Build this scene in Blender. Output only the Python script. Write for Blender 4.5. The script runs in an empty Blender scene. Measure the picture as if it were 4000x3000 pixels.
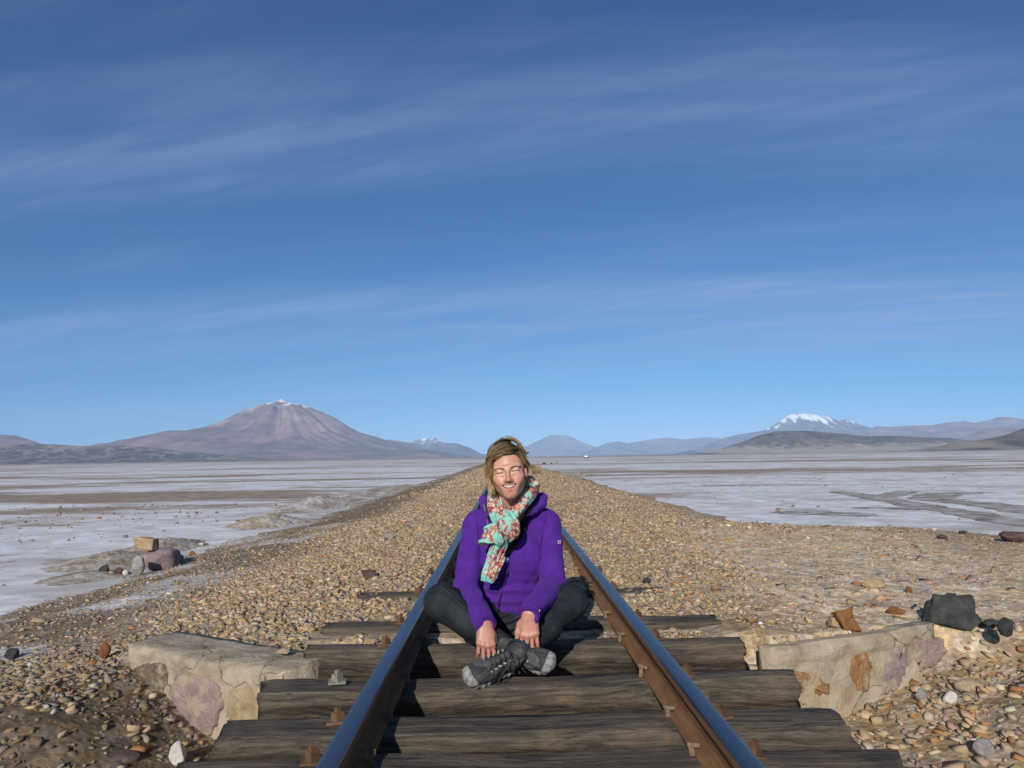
import bpy, bmesh, math, random
import numpy as np
from mathutils import Vector, Matrix, Euler
R = math.radians
rng = np.random.default_rng(7)
random.seed(7)
scene = bpy.context.scene
col = scene.collection

# ------------------------------------------------------------------ camera
CAM = Vector((-0.073, 0.0, 0.887))
FPX = 2800.0                                    # focal length in photo pixels (4000 wide)
cam_data = bpy.data.cameras.new('camera')
cam_data.sensor_width = 36.0
cam_data.lens = 36.0 * FPX / 4000.0
cam_data.clip_start = 0.05
cam_data.clip_end = 200000.0
cam = bpy.data.objects.new('camera', cam_data)
col.objects.link(cam)
PITCH, YAW, ROLL = R(5.80), R(0.72), R(-0.85)
CROT = (Matrix.Rotation(-YAW, 3, 'Z') @ Matrix.Rotation(R(90) + PITCH, 3, 'X') @ Matrix.Rotation(ROLL, 3, 'Z'))
cam.matrix_world = Matrix.Translation(CAM) @ CROT.to_4x4()
scene.camera = cam

def ray(px, py):
    return CROT @ Vector(((px - 2000.0) / FPX, -(py - 1500.0) / FPX, -1.0))
def at_z(px, py, z):
    """the point of the horizontal plane z seen at a photo pixel"""
    d = ray(px, py); t = (z - CAM.z) / d.z
    return CAM + d * t
def at_y(px, py, y):
    """the point at distance y along the track seen at a photo pixel"""
    d = ray(px, py); t = (y - CAM.y) / d.y
    return CAM + d * t

# ------------------------------------------------------------------ light
SUN_EL, SUN_AZ = R(24.5), R(14.0)                # azimuth: degrees left of straight behind the camera
to_sun = Vector((-math.sin(SUN_AZ) * math.cos(SUN_EL), -math.cos(SUN_AZ) * math.cos(SUN_EL), math.sin(SUN_EL)))
sd = bpy.data.lights.new('sun', 'SUN'); sd.energy = 5.0; sd.angle = R(0.55); sd.color = (1.0, 0.94, 0.84)
sun = bpy.data.objects.new('sun', sd); col.objects.link(sun)
sun.rotation_euler = to_sun.to_track_quat('Z', 'Y').to_euler()
sun.location = (0, -20, 30)

world = bpy.data.worlds.new('World'); scene.world = world; world.use_nodes = True
wn, wl = world.node_tree.nodes, world.node_tree.links
wn.clear()
def W(t, **k):
    n = wn.new(t)
    for a, b in k.items(): setattr(n, a, b)
    return n
sky = W('ShaderNodeTexSky', sky_type='NISHITA')
sky.sun_disc = False; sky.sun_elevation = SUN_EL; sky.sun_rotation = math.atan2(to_sun.x, to_sun.y)
sky.altitude = 3700; sky.air_density = 1.3; sky.dust_density = 0.05; sky.ozone_density = 3.0
bg = W('ShaderNodeBackground'); bg.inputs['Strength'].default_value = 0.076
out = W('ShaderNodeOutputWorld')
tc = W('ShaderNodeTexCoord'); sep = W('ShaderNodeSeparateXYZ'); wl.new(tc.outputs['Generated'], sep.inputs[0])
def WM(op, a, b=None, clamp=False):
    n = W('ShaderNodeMath', operation=op); n.use_clamp = clamp
    for i, v in enumerate((a, b)):
        if v is None: continue
        if isinstance(v, (int, float)): n.inputs[i].default_value = v
        else: wl.new(v, n.inputs[i])
    return n.outputs[0]
# high thin cirrus: a noise sheet at constant height, so the streaks get the right perspective
zc = WM('ADD', WM('MAXIMUM', sep.outputs['Z'], 0.0), 0.10)
cu, cv = WM('DIVIDE', sep.outputs['X'], zc), WM('DIVIDE', sep.outputs['Y'], zc)
cmb = W('ShaderNodeCombineXYZ'); wl.new(cu, cmb.inputs[0]); wl.new(cv, cmb.inputs[1])
def cloud(rot, scale, nscale, detail, lo, hi, dist=0.6, seed=0.0):
    m0 = W('ShaderNodeMapping'); m0.inputs['Rotation'].default_value = (0, 0, R(rot)); wl.new(cmb.outputs[0], m0.inputs[0])
    mp = W('ShaderNodeMapping'); mp.inputs['Scale'].default_value = scale; mp.inputs['Location'].default_value = (seed, seed * .7, seed)
    wl.new(m0.outputs[0], mp.inputs[0])
    nz = W('ShaderNodeTexNoise'); nz.inputs['Scale'].default_value = nscale; nz.inputs['Detail'].default_value = detail
    nz.inputs['Roughness'].default_value = 0.55; nz.inputs['Distortion'].default_value = dist
    wl.new(mp.outputs[0], nz.inputs['Vector'])
    mr = W('ShaderNodeMapRange', interpolation_type='SMOOTHSTEP'); mr.inputs['From Min'].default_value = lo; mr.inputs['From Max'].default_value = hi
    wl.new(nz.outputs['Fac'], mr.inputs['Value'])
    return mr.outputs['Result']
c1 = cloud(30, (0.17, 1.0, 1), 0.95, 9, 0.38, 0.72, 0.6, 90.4)
c2 = cloud(4, (0.05, 0.60, 1), 1.6, 9, 0.40, 0.70, 0.3, 52.6)
c3 = cloud(18, (0.45, 0.7, 1), 0.42, 4, 0.36, 0.64, 0.5, 12.0)
c4 = cloud(24, (0.35, 2.0, 1), 3.0, 8, 0.36, 0.72, 0.6, 8.3)
cm = WM('ADD', WM('MULTIPLY', WM('MULTIPLY', c1, c3), 0.33), WM("MULTIPLY", c2, 0.48))
cm = WM('MULTIPLY', cm, WM('ADD', WM('MULTIPLY', c4, 0.65), 0.55))
cm = WM('MINIMUM', WM('ADD', cm, WM('MULTIPLY', c3, 0.05)), 0.6)
hsv = W('ShaderNodeMix', data_type='RGBA', blend_type='MULTIPLY'); hsv.inputs['Factor'].default_value = 1.0
wl.new(sky.outputs[0], hsv.inputs['A']); hsv.inputs['B'].default_value = (0.37, 0.72, 1.08, 1)
mixc = W('ShaderNodeMix', data_type='RGBA'); wl.new(cm, mixc.inputs['Factor'])
wl.new(hsv.outputs['Result'], mixc.inputs['A']); mixc.inputs['B'].default_value = (3.7, 5.3, 7.8, 1)
wl.new(mixc.outputs['Result'], bg.inputs['Color']); wl.new(bg.outputs[0], out.inputs[0])

vs = scene.view_settings
vs.view_transform = 'Standard'; vs.look = 'None'; vs.exposure = 0.0; vs.gamma = 1.0; vs.use_curve_mapping = False
scene.cycles.max_bounces = 6
scene.cycles.volume_bounces = 1
scene.cycles.use_denoising = True

# ------------------------------------------------------------------ helpers
def lin(r, g, b):
    f = lambda c: ((c / 255.0 + 0.055) / 1.055) ** 2.4 if c > 10 else c / 255.0 / 12.92
    return (f(r), f(g), f(b))

def tag(o, label=None, cat=None, group=None, kind=None):
    if label: o['label'] = label
    if cat: o['category'] = cat
    if group: o['group'] = group
    if kind: o['kind'] = kind
    return o

def empty(name, loc=(0, 0, 0)):
    o = bpy.data.objects.new(name, None); o.location = loc; o.empty_display_size = 0.1
    col.objects.link(o); return o

def link(name, me, mat=None, parent=None, loc=None):
    o = bpy.data.objects.new(name, me)
    if mat is not None and not me.materials: me.materials.append(mat)
    col.objects.link(o)
    if parent is not None:
        o.parent = parent
        if parent.location.length > 0: o.matrix_parent_inverse = Matrix.Translation(-parent.location)
    if loc is not None: o.location = loc
    return o

def mesh(name, verts, faces, smooth=False, colors=None):
    """faces: (n,3) or (n,4) int array, or a list of lists"""
    me = bpy.data.meshes.new(name)
    v = np.asarray(verts, dtype=np.float32).reshape(-1, 3)
    if isinstance(faces, np.ndarray):
        f = faces.astype(np.int32); n, k = f.shape
        me.vertices.add(len(v)); me.vertices.foreach_set('co', v.ravel())
        me.loops.add(n * k); me.loops.foreach_set('vertex_index', f.ravel())
        me.polygons.add(n)
        me.polygons.foreach_set('loop_start', np.arange(0, n * k, k, dtype=np.int32))
        me.polygons.foreach_set('loop_total', np.full(n, k, dtype=np.int32))
        me.update(calc_edges=True)
    else:
        me.from_pydata([tuple(p) for p in v], [], [tuple(q) for q in faces])
    if smooth: me.polygons.foreach_set('use_smooth', np.ones(len(me.polygons), dtype=bool))
    if colors is not None:
        c = np.asarray(colors, dtype=np.float32)
        if c.shape[1] == 3: c = np.hstack([c, np.ones((len(c), 1), np.float32)])
        a = me.color_attributes.new('Col', 'FLOAT_COLOR', 'POINT'); a.data.foreach_set('color', c.ravel())
    me.update()
    return me

def fattr(me, name, vals):
    a = me.attributes.new(name, 'FLOAT', 'POINT'); a.data.foreach_set('value', np.asarray(vals, dtype=np.float32).ravel())

def grid_faces(nx, ny):
    """faces of a grid whose vertices are ordered [iy*nx+ix]"""
    i = np.arange((ny - 1) * (nx - 1)); ix = i % (nx - 1); iy = i // (nx - 1)
    a = iy * nx + ix
    return np.stack([a, a + 1, a + nx + 1, a + nx], 1)

# numpy value noise ---------------------------------------------------
def _h(ix, iy, iz, seed):
    n = (ix.astype(np.int64) * 374761393 + iy.astype(np.int64) * 668265263 + iz.astype(np.int64) * 2147483647 + seed * 974711) & 0xffffffff
    n = ((n ^ (n >> 13)) * 1274126177) & 0xffffffff
    n = ((n ^ (n >> 16)) * 2246822519) & 0xffffffff
    return ((n ^ (n >> 15)) & 0xffff) / 65535.0
def vnoise(x, y, z=None, seed=0):
    x = np.asarray(x, float); y = np.asarray(y, float); z = np.zeros_like(x) if z is None else np.asarray(z, float)
    x, y, z = np.broadcast_arrays(x, y, z)
    ix, iy, iz = np.floor(x), np.floor(y), np.floor(z)
    fx, fy, fz = x - ix, y - iy, z - iz
    s = lambda t: t * t * t * (t * (t * 6 - 15) + 10)
    fx, fy, fz = s(fx), s(fy), s(fz)
    ix, iy, iz = ix.astype(np.int64), iy.astype(np.int64), iz.astype(np.int64)
    r = 0
    for dx in (0, 1):
        for dy in (0, 1):
            for dz in (0, 1):
                w = (fx if dx else 1 - fx) * (fy if dy else 1 - fy) * (fz if dz else 1 - fz)
                r = r + w * _h(ix + dx, iy + dy, iz + dz, seed)
    return r
def fbm(x, y, z=None, oct=4, seed=0, gain=0.5, ridged=False):
    r = 0; a = 1; t = 0; f = 1.0
    for o in range(oct):
        n = vnoise(np.asarray(x) * f + o * 17.3, np.asarray(y) * f + o * 5.1, None if z is None else np.asarray(z) * f, seed + o)
        if ridged: n = 1 - np.abs(2 * n - 1)
        r = r + a * n; t += a; a *= gain; f *= 2.03
    return r / t
def sstep(a, b, x):
    t = np.clip((np.asarray(x, float) - a) / (b - a), 0, 1); return t * t * (3 - 2 * t)

# materials -----------------------------------------------------------
class Mat:
    def __init__(s, name, rough=0.8, metal=0.0, spec=0.3):
        s.m = bpy.data.materials.new(name); s.m.use_nodes = True
        s.n, s.l = s.m.node_tree.nodes, s.m.node_tree.links
        s.b = s.n['Principled BSDF']; s.b.inputs['Roughness'].default_value = rough
        s.b.inputs['Metallic'].default_value = metal; s.b.inputs['Specular IOR Level'].default_value = spec
        s._tc = None
    def N(s, t, **k):
        n = s.n.new(t)
        for a, b in k.items(): setattr(n, a, b)
        return n
    def coord(s, kind='Object'):
        if s._tc is None: s._tc = s.N('ShaderNodeTexCoord')
        return s._tc.outputs[kind]
    def pos(s):
        return s.N('ShaderNodeNewGeometry').outputs['Position']
    def put(s, sock, v):
        if isinstance(v, (int, float)): sock.default_value = v
        elif isinstance(v, tuple): sock.default_value = v if len(v) == 4 or sock.type == 'VECTOR' else (*v, 1)
        else: s.l.new(v, sock)
    def mapv(s, vec, scale=(1, 1, 1), rot=(0, 0, 0), loc=(0, 0, 0)):
        n = s.N('ShaderNodeMapping'); n.inputs['Scale'].default_value = scale; n.inputs['Rotation'].default_value = rot; n.inputs['Location'].default_value = loc
        s.l.new(vec, n.inputs[0]); return n.outputs[0]
    def noise(s, vec, scale, detail=4, rough=0.55, dist=0.0, out='Fac'):
        n = s.N('ShaderNodeTexNoise'); n.inputs['Scale'].default_value = scale; n.inputs['Detail'].default_value = detail
        n.inputs['Roughness'].default_value = rough; n.inputs['Distortion'].default_value = dist
        s.l.new(vec, n.inputs['Vector']); return n.outputs[out]
    def voro(s, vec, scale, feature='F1', out='Distance', rand=1.0):
        n = s.N('ShaderNodeTexVoronoi', feature=feature); n.inputs['Scale'].default_value = scale; n.inputs['Randomness'].default_value = rand
        s.l.new(vec, n.inputs['Vector']); return n.outputs[out]
    def rng(s, v, a, b, c=0.0, d=1.0, smooth=True):
        n = s.N('ShaderNodeMapRange'); n.interpolation_type = 'SMOOTHSTEP' if smooth else 'LINEAR'
        n.inputs['From Min'].default_value = a; n.inputs['From Max'].default_value = b; n.inputs['To Min'].default_value = c; n.inputs['To Max'].default_value = d
        s.put(n.inputs['Value'], v); return n.outputs['Result']
    def math(s, op, a, b=None, c=None):
        n = s.N('ShaderNodeMath', operation=op)
        for i, v in enumerate((a, b, c)):
            if v is not None: s.put(n.inputs[i], v)
        return n.outputs[0]
    def ramp(s, v, stops):
        n = s.N('ShaderNodeValToRGB'); e = n.color_ramp.elements
        while len(e) < len(stops): e.new(0.5)
        for k, (p, c) in zip(e, stops): k.position = p; k.color = (*c, 1)
        s.put(n.inputs[0], v); return n.outputs[0]
    def mix(s, f, a, b, mode='MIX'):
        n = s.N('ShaderNodeMix', data_type='RGBA', blend_type=mode)
        s.put(n.inputs['Factor'], f); s.put(n.inputs['A'], a); s.put(n.inputs['B'], b); return n.outputs['Result']
    def attr(s, name, out='Color'):
        n = s.N('ShaderNodeAttribute'); n.attribute_name = name; return n.outputs[out]
    def color(s, c): s.put(s.b.inputs['Base Color'], c); return s
    def rough(s, v): s.put(s.b.inputs['Roughness'], v); return s
    def bump(s, h, strength=0.5, dist=0.01, prev=None):
        n = s.N('ShaderNodeBump'); n.inputs['Strength'].default_value = strength; n.inputs['Distance'].default_value = dist
        s.l.new(h, n.inputs['Height'])
        if prev is not None: s.l.new(prev, n.inputs['Normal'])
        s.l.new(n.outputs[0], s.b.inputs['Normal']); return n.outputs[0]

# ------------------------------------------------------------------ the salt flat
FLAT_Z = -0.51
m = Mat('salt_crust', 0.85, spec=0.25)
P = m.pos()
big = m.noise(m.mapv(P, (0.45, 1.0, 1), loc=(77, 13, 0)), 0.034, 8, 0.66, 0.5)
mid = m.noise(m.mapv(P, (0.35, 1.1, 1)), 0.17, 7, 0.66, 0.6)
fine = m.noise(P, 1.7, 6, 0.65, 0.3)
grain = m.noise(P, 28, 3, 0.6)
mask = m.math('ADD', m.math('MULTIPLY', big, 0.52), m.math('ADD', m.math('MULTIPLY', mid, 0.38), m.math('MULTIPLY', fine, 0.14)))
brown = m.rng(mask, 0.526, 0.556)
salt = m.mix(m.rng(fine, 0.35, 0.68), (0.55, 0.54, 0.54), (0.80, 0.79, 0.80))
salt = m.mix(m.rng(m.noise(P, 0.35, 5, 0.6, 0.4), 0.48, 0.68), salt, (0.44, 0.405, 0.37))
earth = m.mix(m.rng(m.math('ADD', m.math('MULTIPLY', fine, 0.6), m.math('MULTIPLY', grain, 0.4)), 0.35, 0.65), (0.17, 0.115, 0.072), (0.39, 0.295, 0.205))
cl = m.mix(m.math('MULTIPLY', brown, 0.9), salt, earth)
px = m.N('ShaderNodeSeparateXYZ'); m.l.new(P, px.inputs[0])
# farther out the crust gives way to brown pampa
far = m.rng(px.outputs[1], 260, 1500)
pampa = m.mix(m.rng(m.noise(P, 0.006, 5, 0.6), 0.4, 0.62), (0.26, 0.20, 0.15), (0.40, 0.37, 0.35))
cl = m.mix(m.math('MULTIPLY', far, 0.85), cl, pampa)
m.color(cl)
b1 = m.bump(fine, 0.5, 0.05); m.bump(grain, 0.35, 0.012, b1)
MAT_SALT = m.m
# one sheet, finer near the camera so its low relief is real
gx = np.concatenate([-np.geomspace(60000, 30, 24), np.linspace(-29, 29, 150), np.geomspace(30, 60000, 24)])
gy = np.concatenate([[-3000, -300, -40], np.linspace(-10, 60, 190), np.geomspace(61, 70000, 46)])
X, Y = np.meshgrid(gx, gy)
def flat_z(X, Y):
    near = sstep(60, 25, np.hypot(X, Y - 12))
    Z = FLAT_Z + near * (fbm(X * 0.5, Y * 0.5, oct=4, seed=5) - 0.5) * 0.05
    return np.where((np.abs(X) < 9) & (Y < 60), np.minimum(Z, FLAT_Z), Z)
Z = flat_z(X, Y)
salt_flat = link('salt_flat', mesh('salt_flat', np.stack([X, Y, Z], -1).reshape(-1, 3), grid_faces(len(gx), len(gy)), True), MAT_SALT)
tag(salt_flat, kind='structure')

# ------------------------------------------------------------------ embankment
# culvert head walls (plan): the far abutment carries the track, wings splay away from it
LW_A, LW_B = at_z(1107, 2625, -0.03), at_z(488, 2517, -0.03)     # left wing, front top edge
RW_A, RW_B = at_z(3013, 2538, -0.03), at_z(3665, 2440, -0.03)    # right wing
def wall_line(x):
    """y of the wall front at x"""
    x = np.asarray(x, float)
    l = LW_A.y + (LW_B.y - LW_A.y) * (x - LW_A.x) / (LW_B.x - LW_A.x)
    r = RW_A.y + (RW_B.y - RW_A.y) * (x - RW_A.x) / (RW_B.x - RW_A.x)
    y = np.where(x < LW_A.x, l, np.where(x > RW_A.x, r, 3.60))
    y = np.clip(y, 2.6, 3.95)
    return np.where(np.abs(x - 0.02) < 1.12, 3.60, y)

def terrain(x, y, detail=True):
    x = np.asarray(x, float); y = np.asarray(y, float)
    toe_n = (fbm(y * 0.35, x * 0.1, oct=3, seed=21) - 0.5)
    toe_l = -4.9 + toe_n * 1.1
    toe_r = 4.9 + toe_n * 1.0
    # left side: ballast shoulder then a long dirt slope
    zl = -0.035 - 0.11 * sstep(1.2, 2.6, -x) - (abs(FLAT_Z) + 0.03 - 0.145) * np.clip((-x - 2.0) / (-toe_l - 2.0), 0, 1.35)
    # right side far: mirror; near: broad trodden shelf
    zr = 0.0 - 0.11 * sstep(1.2, 2.6, x) - (abs(FLAT_Z) + 0.03 - 0.11) * np.clip((x - 2.0) / (toe_r - 2.0), 0, 1.35)
    edge = 6.2 - 0.055 * (y - 6.0) ** 2 * (y > 6) + toe_n * 0.8
    shelf = -0.02 - 0.05 * sstep(1.0, 5.5, x) - 0.50 * sstep(-0.6, 1.5, x - edge)
    wsh = sstep(14.0, 8.5, y)
    zr = zr * (1 - wsh) + np.maximum(shelf, zr) * wsh
    z = np.where(x < 0, zl, zr)
    track = sstep(1.25, 0.9, np.abs(x))
    fill = -0.035 + 0.050 * sstep(4.15, 6.2, y)
    z = z * (1 - track) + fill * track
    z = z + 0.035 * sstep(0.6, 1.1, x) * sstep(2.2, 1.4, x) * sstep(4.0, 5.0, y) + 0.02 * sstep(0.6, 1.1, -x) * sstep(2.2, 1.4, -x) * sstep(4.9, 6.0, y)
    # a dry ditch in front of the walls, running under the track
    wl_ = wall_line(x)
    beyond = np.clip(np.maximum(LW_B.x - x, x - RW_B.x), 0, 3)           # past the wing ends the bank is soft
    bo = np.minimum(beyond, 0.9)
    tk = np.where(x > 0, 0.07, 0.15)
    w = sstep(tk - 0.1 * bo, tk * 0.4 - 1.3 * bo, y - wl_)
    ditch = -0.43 - 0.03 * np.cos(x * 1.3)
    ditch = ditch + 0.28 * sstep(RW_A.x + 0.1, RW_B.x + 0.7, x) + 0.05 * sstep(-1.8, -3.4, x)
    ditch = ditch + 0.24 * sstep(-1.15, -2.05, x) * sstep(2.4, 3.2, y)
    ditch = ditch - 0.16 * sstep(3.1, 1.9, y) * sstep(0.8, 2.0, x)
    z = z * (1 - w) + np.minimum(ditch, z) * w
    if detail:
        n = fbm(x * 1.6, y * 1.6, oct=5, seed=3) - 0.5
        amp = 0.05 + 0.06 * w * (x < 0) + 0.03 * sstep(-2.5, -4, x)
        amp = amp * (1 - 0.75 * sstep(1.6, 1.0, np.abs(x)) * (y > 3.2))
        z = z + n * amp
        z = z + (fbm(x * 7, y * 7, oct=3, seed=9) - 0.5) * 0.02
    return z

ys = [-1.0]
while ys[-1] < 900:
    ys.append(ys[-1] + max(0.045, 0.009 * abs(ys[-1])))
ys = np.array(ys); xs = np.concatenate([np.linspace(-8.5, -3.0, 62), np.linspace(-2.94, 3.4, 142), np.linspace(3.47, 11.5, 90)])
X, Y = np.meshgrid(xs, ys); Z = terrain(X, Y)
Z = np.maximum(Z, FLAT_Z - 0.12)
soil_n = fbm(X * 0.9, Y * 0.9, oct=5, seed=31); soil_f = fbm(X * 5, Y * 5, oct=3, seed=33)
tan_c, brn_c, sand_c, salt_c, drk_c = (np.array(c) for c in ((0.38, 0.285, 0.18), (0.215, 0.16, 0.105), (0.60, 0.465, 0.31), (0.56, 0.54, 0.53), (0.125, 0.09, 0.056)))
C = np.tile(tan_c, X.shape + (1,)).astype(float)
def blend(C, c, w): return C * (1 - w[..., None]) + c * w[..., None]
C = blend(C, brn_c, sstep(-2.0, -3.2, X + (soil_n - 0.5) * 2.2))
C = blend(C, salt_c, sstep(-4.2, -5.6, X + (soil_n - 0.5) * 3.5) * 0.8)
C = blend(C, salt_c, sstep(0.56, 0.72, soil_n) * sstep(-2.4, -3.4, X) * 0.75)
C = blend(C, sand_c, sstep(1.1, 1.7, X + (soil_n - 0.5)) * sstep(12, 8, Y) * sstep(5.2, 3.6, X) * 0.9 * sstep(-0.05, 0.15, Y - wall_line(X)))
C = blend(C, drk_c, sstep(4.6, 5.6, X + (soil_n - .5) * 2) * 0.6)
C = blend(C, salt_c, sstep(0.6, 0.72, soil_n) * sstep(4.0, 5.0, X) * 0.6)
wl_m = wall_line(X)
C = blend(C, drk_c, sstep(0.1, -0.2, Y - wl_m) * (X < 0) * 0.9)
C *= (0.80 + 0.4 * soil_f)[..., None]
me = mesh('embankment', np.stack([X, Y, Z], -1).reshape(-1, 3), grid_faces(len(xs), len(ys)), True, C.reshape(-1, 3))
m = Mat('soil', 0.95, spec=0.15)
P = m.pos(); g1 = m.noise(P, 22, 6, 0.65); g2 = m.voro(P, 34); g3 = m.voro(m.mapv(P, (1, 1, 1), loc=(3, 3, 3)), 15, out='Color')
sepc = m.N('ShaderNodeSeparateColor'); m.l.new(g3, sepc.inputs[0])
v = m.math('MULTIPLY', m.rng(g1, 0.3, 0.72, 0.62, 1.35), m.rng(sepc.outputs[0], 0, 1, 0.72, 1.25, False))
hs = m.N('ShaderNodeHueSaturation'); m.put(hs.inputs['Value'], v); m.put(hs.inputs['Saturation'], m.rng(sepc.outputs[1], 0, 1, 0.7, 1.25, False)); m.l.new(m.attr('Col'), hs.inputs['Color'])
m.color(hs.outputs[0]); b1 = m.bump(g1, 0.6, 0.012); m.bump(g2, 0.6, 0.008, b1)
MAT_SOIL = m.m
embankment = tag(link('embankment', me, MAT_SOIL), kind='structure')

# ------------------------------------------------------------------ loose stones
def stone_hull(seed, n=8, flat=0.32):
    r = np.random.default_rng(seed)
    p = r.normal(size=(n, 3)); p /= np.linalg.norm(p, axis=1)[:, None]
    p = np.array([(a, b, c) for a in (-1, 1) for b in (-1, 1) for c in (-1, 1)], float) * r.uniform(0.35, 1.0, (8, 3)); p = np.vstack([p, r.uniform(-1, 1, (2, 3))]); p *= np.array([0.95, r.uniform(0.5, 0.9), flat * r.uniform(0.7, 1.35)])
    bm = bmesh.new()
    for q in p: bm.verts.new(q)
    res = bmesh.ops.convex_hull(bm, input=bm.verts)
    bmesh.ops.delete(bm, geom=list({e for e in res['geom_interior'] + res['geom_unused'] if isinstance(e, bmesh.types.BMVert)}), context='VERTS')
    bmesh.ops.triangulate(bm, faces=bm.faces); bm.verts.ensure_lookup_table(); bm.verts.index_update()
    V = np.array([v.co[:] for v in bm.verts]); F = np.array([[v.index for v in f.verts] for f in bm.faces]); bm.free()
    return V, F
HULLS = [stone_hull(100 + i) for i in range(28)]
PAL = np.array([1.06, 1.05, 1.03]) * np.array([(0.40, 0.295, 0.175), (0.37, 0.255, 0.14), (0.35, 0.255, 0.20), (0.31, 0.265, 0.20), (0.46, 0.385, 0.275), (0.32, 0.16, 0.07), (0.31, 0.25, 0.15), (0.38, 0.285, 0.21), (0.26, 0.18, 0.15), (0.56, 0.52, 0.44)])
PW = np.array([0.30, 0.17, 0.12, 0.08, 0.09, 0.035, 0.09, 0.09, 0.02, 0.005])
def pick_colors(n, weights=PW):
    w = weights / weights.sum()
    return PAL[rng.choice(len(PAL), n, p=w)] * rng.uniform(0.84, 1.14, (n, 1)) * (1 + rng.normal(0, 0.025, (n, 3)))
def rot_mats(n, tilt):
    a = rng.uniform(0, 2 * np.pi, n); bx = rng.normal(0, tilt, n); by = rng.normal(0, tilt, n)
    ca, sa = np.cos(a), np.sin(a); O = np.zeros(n); I = np.ones(n)
    Rz = np.stack([ca, -sa, O, sa, ca, O, O, O, I], -1).reshape(n, 3, 3)
    cb, sb = np.cos(bx), np.sin(bx); Rx = np.stack([I, O, O, O, cb, -sb, O, sb, cb], -1).reshape(n, 3, 3)
    cc, sc_ = np.cos(by), np.sin(by); Ry = np.stack([cc, O, sc_, O, I, O, -sc_, O, cc], -1).reshape(n, 3, 3)
    return Rx @ Ry @ Rz
SLEEPERS = []        # (y_back, y_front) filled below, used to keep stones off the open sleepers
OPEN_Y = [(2.09, 2.29), (2.40, 2.61), (2.867, 3.065), (3.43, 3.62), (3.90, 4.10)]

m = Mat('stone', 0.9, spec=0.2)
P = m.coord('Object'); sp = m.noise(P, 170, 4, 0.65); sp2 = m.noise(P, 9, 3, 0.6)
hs = m.N('ShaderNodeHueSaturation'); m.l.new(m.attr('Col'), hs.inputs['Color']); m.put(hs.inputs['Value'], m.math('MULTIPLY', m.rng(sp, 0.3, 0.7, 0.75, 1.2), m.rng(sp2, 0.3, 0.7, 0.85, 1.15)))
m.color(hs.outputs[0])
MAT_STONE = m.m

PX, PY, PS, PT, PC, PSINK = [], [], [], [], [], []
def scatter(n, x0, x1, y0, y1, smin, smax, tilt=0.35, sink=0.25, keep=None, weights=PW, ypow=1.0, tone=0.95):
    x = rng.uniform(x0, x1, n); y = y0 + (y1 - y0) * rng.uniform(0, 1, n) ** ypow
    if keep is not None:
        k = rng.uniform(0, 1, n) < keep(x, y); x, y = x[k], y[k]
    k = len(x); s = smin * (smax / smin) ** (rng.uniform(0, 1, k) ** 1.9)
    PX.append(x); PY.append(y); PS.append(s); PT.append(np.full(k, tilt)); PC.append(pick_colors(k, weights) * tone); PSINK.append(np.full(k, sink))
def k_ballast(x, y):
    lo = sstep(-3.2, -1.8, x + (fbm(x * 0.8, y * 0.8, oct=3, seed=51) - 0.5) * 1.6) * 0.96 + 0.04
    hi = sstep(4.6, 2.4, x + (fbm(x * 0.8, y * 0.8, oct=3, seed=52) - 0.5) * 1.6)
    path = 1 - 0.985 * sstep(1.25, 1.75, x - 0.16 * np.maximum(y - 4.2, 0)) * sstep(10.5, 7.5, y)
    front = (y > wall_line(x) + 0.33 * (np.abs(x) > 0.95))
    bare = 0.35 + 0.65 * sstep(0.36, 0.50, fbm(x * 1.3, y * 0.9, oct=4, seed=91))
    return lo * hi * path * front * bare
scatter(66000, -4.2, 3.6, 3.3, 9.0, 0.008, 0.034, 0.45, 0.28, k_ballast)
scatter(38000, -4.4, 4.2, 9.0, 22.0, 0.015, 0.046, 0.45, 0.26, k_ballast, ypow=1.3)
scatter(22000, -4.6, 4.8, 22.0, 75.0, 0.040, 0.085, 0.4, 0.2, k_ballast, ypow=1.4)
# trodden path on the right: small flat chips pressed into sand
path_w = np.array([0.22, 0.10, 0.20, 0.12, 0.20, 0.05, 0.06, 0.12, 0.02, 0.04])
scatter(26000, 1.15, 6.6, 3.3, 11.0, 0.005, 0.019, 0.15, 0.52, lambda x, y: (y > wall_line(x) + 0.02) * (0.35 + 0.65 * sstep(6.2, 4.5, x)), path_w)
scatter(1100, 1.15, 6.4, 3.3, 11.0, 0.024, 0.05, 0.2, 0.5, lambda x, y: (y > wall_line(x) + 0.12) * 1.0, np.array([0.15, 0.1, 0.2, 0.1, 0.12, 0.22, 0.06, 0.12, 0.06, 0.02]))
# stony bank right of the track in front of the wall
scatter(7500, 1.12, 4.2, 1.5, 4.3, 0.010, 0.046, 0.5, 0.25, lambda x, y: (y < wall_line(x) - 0.02) * (0.45 + 0.55 * sstep(1.5, 2.1, x)), np.array([0.15, 0.12, 0.2, 0.2, 0.12, 0.13, 0.08, 0.12, 0.05, 0.02]))
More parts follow.
